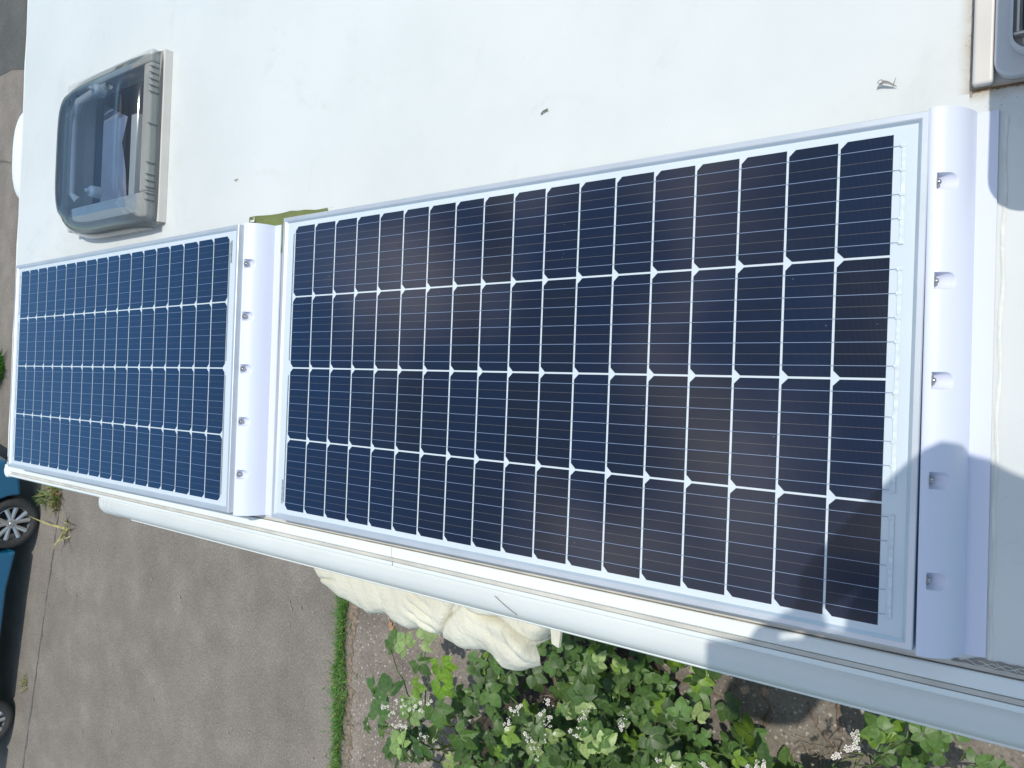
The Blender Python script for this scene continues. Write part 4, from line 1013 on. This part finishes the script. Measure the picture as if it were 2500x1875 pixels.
fill(B, [(-.64, -1.35), (-.60, -1.12), (-.50, -1.04), (-.36, -1.04), (-.30, -1.16), (-.3, -1.5)], 26, .15, .66, (.06, .085))
for x, y, a in ((-.33, -.965, 1.0), (-.27, -.99, -.5), (-.42, -1.02, 2.5)):
    B.add_leaf(Vector((x, y, .64)), Vector((math.cos(a), math.sin(a), -.1)), LTOP, .075, (1.1, 1.1, .9))
B.build('small bramble clump below the shaded end of the awning', [(-.50, -1.06, .72, .7), (-.56, -1.13, .7, .5)])
B = Bush()
canes(B, (-.08, -1.3, .02), [(-.17, -.98, .6), (-.06, -1.05, .55), (-.22, -1.1, .5)])
for x, y, a, L in ((-.17, -.965, 1.7, .10), (-.20, -1.05, 2.9, .085), (-.10, -1.06, -.2, .10), (-.04, -1.08, .2, .09), (-.14, -1.12, -1.6, .085)):
    B.add_leaf(Vector((x, y, .62)), Vector((math.cos(a), math.sin(a), -.1)), LTOP, L * .85, (1., 1., .9))
B.build('isolated bramble shoot with three large leaves in the bottom right corner', [])
# dead canes lying on the paving
dc = [([(-1.12, -1.20), (-1.06, -1.30), (-1.10, -1.42), (-1.2, -1.5)], .020, 'dark dead cane crossing the bright gap between the two ground shadows'),
      ([(-.62, -.98), (-.70, -1.08), (-.74, -1.2), (-.72, -1.32)], .022, 'curved brown dead cane right of the ground shadow beside the lime tuft'),
      ([(-.88, -1.22), (-.84, -1.32), (-.74, -1.42)], .012, 'thin brown cane ending at the small bramble clump'),
      ([(-1.62, -1.28), (-1.45, -1.30), (-1.32, -1.31)], .011, 'short dark twig left of the ground shadow')]
for pts, r, lb in dc:
    PP = []
    for i in range(len(pts) - 1):
        for j in range(5):
            u = j / 5; PP.append((pts[i][0] + (pts[i + 1][0] - pts[i][0]) * u + .004 * math.sin(j * 2), pts[i][1] + (pts[i + 1][1] - pts[i][1]) * u, .004 + r * .35))
    PP.append((*pts[-1], .004 + r * .35)); b0 = PP[0]
    tag(obj('dead_cane', tube([(x - b0[0], y - b0[1], z) for x, y, z in PP], [r * .5 * (.8 + .3 * math.sin(i)) for i in range(len(PP))], 8), MAT['deadcane'], loc=(b0[0], b0[1], 0), smooth=True), lb, 'dead cane', 'dead canes on the paving')
# tangle of fine dry stems
def tangle(cx, cy, n, rad):
    parts = []
    for _ in range(n):
        a = random.uniform(0, 6.28); x = random.gauss(0, rad); y = random.gauss(0, rad); L = random.uniform(.05, .16); z = random.uniform(.01, .10)
        parts.append(tube([(x + L * u * math.cos(a + .8 * u), y + L * u * math.sin(a + .8 * u), z + .02 * math.sin(u * 3)) for u in (0, .33, .66, 1)], .0012, 4, False))
    return merge(*parts)
drystem = mat('dry_stem', (0.36, 0.28, 0.19), 0.85, var=.3, vscale=30)
for cx, cy, n, rad, lb in ((-.78, -1.43, 34, .08, 'fine dry stems tangled on the paving below the right hand shadow'), (-2.15, -1.38, 90, .11, 'dry brown stems showing through the hollow in the main bramble')):
    tag(obj('dry_stems', tangle(cx, cy, n, rad), drystem, loc=(cx, cy, 0)), lb, 'dry stems', kind='stuff')

# unseen bramble hedge, added out of view to dim sky light on the ground
B = Bush()
canes(B, (-1, -3.4, .02), [(-3.2 + i * .45, -3.2 - .3 * (i % 3), 1.6 + .25 * (i % 4)) for i in range(11)], .008)
for _ in range(1500):
    x = random.uniform(-3.6, 1.8); y = random.uniform(-3.9, -2.95); z = 2.7 * random.random() ** .8 * (1 - .12 * abs(noise.noise(Vector((x * 2, 0, 0))))); a = random.uniform(0, 6.28)
    B.add_leaf(Vector((x, y, z)), Vector((math.cos(a), math.sin(a), random.uniform(-.5, .1))), (Vector((0, .5, 1)) + Vector((random.gauss(0, .3), random.gauss(0, .3), 0))).normalized(), random.uniform(.13, .2), lt())
B.build('unseen tall bramble hedge added to dim the light on the ground')

# ================================================================== PARKED CAR
def car():
    t = tag(empty('parked_car', (0, 0, 0)), 'blue hatchback parked on the concrete at the far left edge', 'car')
    # local: length along +x (front at +x), side facing the camera at y=+0.86
    WB = 2.52; xf, xr = 0.0, -WB; rw = .30; ra = .345
    lowp = [(.70, .34), (.78, .45), (.76, .62), (.62, .74), (.20, .86), (-.25, .93), (-2.9, .97), (-3.18, .90), (-3.24, .62), (-3.20, .34), (-3.10, .22)]
    def archp(cx): return [(cx + ra * math.cos(R(a)), .30 + ra * math.sin(R(a))) for a in range(180 + 14, -15, -12)]
    side = lowp + archp(xr) + [(xr + .8, .27), (xf - .8, .27)] + archp(xf) + [(.60, .28)]
    def extr(pts, y0, y1, sc0=1, sc1=1):
        n = len(pts); V = [(x, y0, z) for x, z in pts] + [(x, y1, z) for x, z in pts]
        return V, [list(range(n))[::-1], list(range(n, 2 * n))] + [[i, (i + 1) % n, n + (i + 1) % n, n + i] for i in range(n)]
    b = obj('body', extr(side, -.86, .86), MAT['carblue'], t); bevel(b, .035, 3, 40)
    cab = [(-.35, .93), (-.95, 1.38), (-1.5, 1.46), (-2.4, 1.44), (-2.95, 1.30), (-3.1, .96)]
    n = len(cab); V = []
    for x, z in cab: w = .80 - (z - .93) * .36; V += [(x, -w, z - .005), (x, w, z - .005)]
    F = [[2 * i, 2 * i + 2, 2 * i + 3, 2 * i + 1] for i in range(n - 1)] + [[2 * i + 1 for i in range(n)], [2 * i for i in range(n)][::-1], [1, 0, 2 * n - 2, 2 * n - 1]]
    c = obj('cabin', (V, F), MAT['carblue'], t); bevel(c, .03, 3, 25)
    for s in (1, -1):
        for wn in ([(-.55, .98), (-1.0, 1.32), (-1.55, 1.38), (-1.58, .98)], [(-1.66, .98), (-1.63, 1.38), (-2.35, 1.36), (-2.75, 1.25), (-2.85, .99)]):
            V = [(x, s * (.80 - (z - .93) * .36 + .004), z) for x, z in wn]; obj('side_window', (V, [list(range(len(V)))]), MAT['glass'], t)
        for x0 in (-1.62,):
            d = obj('door_handle', bxs((x0 + .12, x0 + .26, s * .865, s * .885, .84, .87)), MAT['carblue'], t)
        obj('headlight', ellip(.60, s * .66, .64, .12, .16, .06, 16, 8), MAT['alloy'], t, smooth=True)
        obj('tail_light', ellip(-3.17, s * .72, .80, .06, .10, .11, 16, 8), MAT['lampred'], t, smooth=True)
        for z0 in ():
            pass
    obj('windscreen', ([(-.41, -.72, .985), (-.41, .72, .985), (-.92, .60, 1.368), (-.92, -.60, 1.368)], [[0, 1, 2, 3]]), MAT['glass'], t).location = (.012, 0, .012)
    for s in (1, -1):
        for cx in (xf, xr):
            y = s * .76
            w = obj('wheel', lathe([(.195, -.09), (.27, -.10), (.296, -.075), (.30, -.05), (.30, .05), (.296, .075), (.27, .10), (.205, .095), (.198, .07)], 48, 'Y', (0, 0, 0)), MAT['tyre'], t, smooth=True)
            w.location = (cx, y, .30)
            # rim: barrel, 5 pairs of spokes, hub, nuts
            RV, RF = lathe([(.198, .094), (.205, .088), (.200, .07), (.190, .02), (.188, -.06)], 48, 'Y')
            parts = [(RV, RF)]
            for k in range(5):
                for off in (-.20, .20):
                    a = k * 1.2566 + .5
                    a1 = a + off * 1.35; a0 = a + off * .4
                    p0 = Vector((.045 * math.cos(a0), .075, .045 * math.sin(a0))); p1 = Vector((.194 * math.cos(a1), .085, .194 * math.sin(a1)))
                    d = (p1 - p0).normalized(); nn = Vector((-d.z, 0, d.x)); w0, w1 = .020, .025
                    V = []
                    for p, ww in ((p0, w0), (p1, w1)):
                        V += [p + nn * ww, p + Vector((0, .010, 0)), p - nn * ww, p - nn * ww * .8 + Vector((0, -.03, 0)), p + nn * ww * .8 + Vector((0, -.03, 0))]
                    parts.append((V, [[i, (i + 1) % 5, 5 + (i + 1) % 5, 5 + i] for i in range(5)]))
            parts.append(lathe([(0, .088), (.022, .088), (.028, .082), (.055, .080), (.062, .06), (.062, .0)], 28, 'Y'))
            for k in range(5):
                a = k * 1.2566; parts.append(lathe([(0, .094), (.007, .093), (.008, .078)], 8, 'Y', (.042 * math.cos(a), 0, .042 * math.sin(a))))
            rim = obj('rim', merge(*parts), MAT['alloy'], w)
            obj('brake_disc', lathe([(0, .0), (.15, .0), (.15, -.02), (0, -.02)], 32, 'Y'), MAT['black'], w)
            if s < 0: w.rotation_euler = (0, 0, math.pi)
    return t
car_o = car()
# front wheel centre on the camera side at (-9.85,-1.46); the far wheel lies towards -Y
yaw = math.atan2(1.46 - 3.97, -9.85 + 10.32)     # direction from rear to front
fw = Vector((-9.85, -1.46)); rw_ = Vector((-10.32, -3.97)); dr = (fw - rw_).normalized()
ang = math.atan2(dr.y, dr.x)
# the side facing the lens must be local y = -0.76 after rotation: mirror choice handled by the symmetric body
side = Vector((dr.y, -dr.x))      # to the right of travel = local -y
org = fw - side * 0.76
car_o.location = (org.x, org.y, 0); car_o.rotation_euler = (0, 0, ang)

# ================================================================== PHOTOGRAPHER, LADDER, PHONE
def skin_mesh(name, joints, edges, mats, parent=None, sub=2):
    me = bpy.data.meshes.new(name); me.from_pydata([j[:3] for j in joints], edges, [])
    o = bpy.data.objects.new(name, me); C.objects.link(o)
    if parent: o.parent = parent
    s = o.modifiers.new('skin', 'SKIN'); s.use_smooth_shade = True
    for i, j in enumerate(joints):
        r = j[3]; me.skin_vertices[0].data[i].radius = (r if not isinstance(r, tuple) else r[0], r if not isinstance(r, tuple) else r[1])
    me.skin_vertices[0].data[0].use_root = True
    u = o.modifiers.new('sub', 'SUBSURF'); u.levels = sub; u.render_levels = sub
    for m in mats: me.materials.append(m)
    return o
def person():
    t = tag(empty('person', (0.86, .29, H - .50)), 'person in navy shirt and jeans on the ladder, phone raised in both hands', 'person')
    b = t.location
    z = H
    J = [(.80, .29, z + .22, .125), (.69, .29, z + .42, .125), (.57, .29, z + .60, (.17, .18)), (.45, .33, z + .80, (.19, .20)), (.43, .345, z + .94, .125), (.445, .29, z + .98, .052),
         # arms: shoulder, elbow, wrist (right = +y as he faces -x)
         (.450, .455, z + .88, .112), (.39, .50, z + .76, .055), (.285, .365, z + .99, .030),
         (.52, .055, z + .92, .112), (.180, .030, z + .87, .055), (.285, .205, z + .985, .030),
         # legs
         (.84, .385, z + .14, .095), (.80, .40, z - .16, .062), (.88, .40, z - .46, .045), (.78, .40, z - .505, .036),
         (.84, .195, z + .14, .095), (.83, .18, z - .16, .062), (.88, .18, z - .46, .045), (.78, .18, z - .505, .036)]
    E = [(0, 1), (1, 2), (2, 3), (3, 4), (4, 5), (3, 6), (6, 7), (7, 8), (3, 9), (9, 10), (10, 11), (0, 12), (12, 13), (13, 14), (14, 15), (0, 16), (16, 17), (17, 18), (18, 19)]
    J = [(x - b.x, y - b.y, zz - b.z, r) for x, y, zz, r in J]
    body = skin_mesh('body', J, E, [MAT['skin']], t)
    # bake so that clothing regions and head can be assigned to one continuous mesh
    dg = bpy.context.evaluated_depsgraph_get(); ev = body.evaluated_get(dg); me = bpy.data.meshes.new_from_object(ev)
    body.modifiers.clear(); body.data = me; me.materials.clear()
    for m in ('skin', 'shirt', 'jeans'): me.materials.append(MAT[m])
    for p in me.polygons:
        c = p.center + b; p.use_smooth = True
        hgt = c.z - z
        if hgt < .25: p.material_index = 2
        elif (c.x > .36 or hgt < .87) and hgt < .95: p.material_index = 1
        else: p.material_index = 0
    hc = Vector((.41, .29, z + 1.10)) - b
    V, F = ellip(0, 0, 0, .098, .078, .118, 32, 24)
    W2 = []
    for x, y, zz in V:   # face towards -x: brow, nose, chin, cheeks
        k = 1.0
        if zz < -.03: k = 1 - .28 * ((-zz - .03) / .09); x = x * (1 - .08) - .008
        y *= k
        if x < 0:
            x -= .022 * math.exp(-((y / .013) ** 2)) * math.exp(-(((zz + .012) / .024) ** 2))      # nose
            x += .010 * (math.exp(-(((abs(y) - .031) / .015) ** 2)) * math.exp(-((zz - .014) / .014) ** 2))   # eye sockets
            x -= .006 * math.exp(-((zz + .055) / .007) ** 2) * math.exp(-(y / .022) ** 2)           # lips
            x -= .010 * math.exp(-((zz + .098) / .02) ** 2) * math.exp(-(y / .03) ** 2)
        W2.append((x, y, zz))
    head = obj('head', (W2, F), MAT['skin'], t, smooth=True); head.location = hc; head.rotation_euler = (0, R(-32), 0)
    for s in (1, -1):
        obj('eye', ellip(-.081, s * .031, .014, .011, .013, .011, 12, 8), MAT['whiteprint'], head, smooth=True)
        obj('iris', ellip(-.0905, s * .031, .013, .003, .0055, .0055, 10, 6), MAT['black'], head, smooth=True)
        obj('ear', ellip(.012, s * .079, -.002, .018, .008, .030, 12, 8), MAT['skin'], head, smooth=True)
    obj('mouth', ellip(-.089, 0, -.056, .004, .022, .0035, 12, 6), MAT['lampred'], head, smooth=True)
    HV = [v for v in ellip(.012, 0, .018, .104, .088, .118, 36, 24)[0]]; HF = ellip(.012, 0, .018, .104, .088, .118, 36, 24)[1]
    HV = [(x + .004 * noise.noise(Vector((x, y, zz)) * 60), y + .004 * noise.noise(Vector((y, zz, x)) * 60), zz) for x, y, zz in HV]
    HF = [f for f in HF if not (sum(HV[i][0] for i in f) / 4 < -.045 and sum(HV[i][2] for i in f) / 4 < .068) and sum(HV[i][2] for i in f) / 4 > -.065]
    obj('hair', (HV, HF), MAT['hair'], head, smooth=True)
    # hands: palm, four bent fingers and a thumb each, gripping the phone's sides
    for s, wrist in ((1, Vector((.285, .365, z + .99))), (-1, Vector((.285, .205, z + .985)))):
        pc = Vector((.273 + (.022 if s > 0 else 0), .29 + s * .052, z + 1.035 - (.022 if s > 0 else 0))); fd = (pc - wrist).normalized()
        def pt(dx, dy, dz): return (pc.x + dx - b.x, pc.y + s * dy - b.y, pc.z + dz - b.z)
        J = [(wrist.x - b.x, wrist.y - b.y, wrist.z - b.z, (.020, .026)), pt(.018, .010, -.018) + ((.016, .030),), pt(-.004, .004, .010) + ((.013, .032),)]
        E = [(0, 1), (1, 2)]
        for k, (oz, L) in enumerate(((.034, 1.0), (.014, 1.08), (-.006, 1.0), (-.024, .8))):
            i0 = len(J)
            J += [pt(-.022, -.002, oz + .006) + (.0088,), pt(-.044 * L, -.012, oz + .010) + (.0082,), pt(-.052 * L, -.032, oz + .012) + (.0075,), pt(-.050 * L, -.046, oz + .012) + (.0065,)]
            E += [(2, i0), (i0, i0 + 1), (i0 + 1, i0 + 2), (i0 + 2, i0 + 3)]
        i0 = len(J); J += [pt(.022, -.010, .010) + (.0105,), pt(.014, -.026, .028) + (.0095,), pt(.004, -.036, .040) + (.008,)]
        E += [(1, i0), (i0, i0 + 1), (i0 + 1, i0 + 2)]
        skin_mesh('hand', J, E, [MAT['skin']], t, 2)
        for fx in (0,):
            obj('shoe', ellip(.83 - b.x, (.40 if s > 0 else .18) - b.y, z - .495 - b.z, .145, .048, .042, 24, 12, .8), MAT['black'], t, smooth=True)
    return t
person()
ph = tag(empty('phone', tuple(CAM)), 'black smartphone taking the picture above the roof', 'phone')
ph.rotation_euler = cam.matrix_world.to_euler()
# local axes = lens axes; the body lies just behind the lens, its long side along the picture's width
b_ = obj('phone_body', prism(rrect(-.022, .140, -.0375, .0375, .008), .0035, .0115), MAT['black'], ph); bevel(b_, .0015, 2)
obj('screen', prism(rrect(-.019, .137, -.0345, .0345, .006), .0117, .0122), MAT['glass'], ph)
obj('lens_ring', ring([(.0075 * math.cos(R(a)), .0075 * math.sin(R(a))) for a in range(0, 360, 15)], [(.006 * math.cos(R(a)), .006 * math.sin(R(a))) for a in range(0, 360, 15)], .0015, .0034), MAT['steel'], ph)
ld = tag(empty('ladder', (0.80, .29, 0)), 'aluminium ladder leaning against the motorhome rear', 'ladder')
for s in (1, -1):
    obj('rail', ([(dx + (0.36 if k == 0 else -.13), s * .21 + dy, 0.0 if k == 0 else 3.0) for k in (0, 1) for dx, dy in ((-.03, -.0125), (.03, -.0125), (.03, .0125), (-.03, .0125))],
        [[0, 1, 2, 3][::-1], [4, 5, 6, 7]] + [[i, (i + 1) % 4, 4 + (i + 1) % 4, 4 + i] for i in range(4)]), MAT['ladder'], ld)
for k in range(10):
    zr = .25 + k * .27; xr_ = .36 - .49 * zr / 3.0
    obj('rung', bxs((xr_ - .015, xr_ + .015, -.197, .197, zr - .012, zr + .012)), MAT['ladder'], ld)
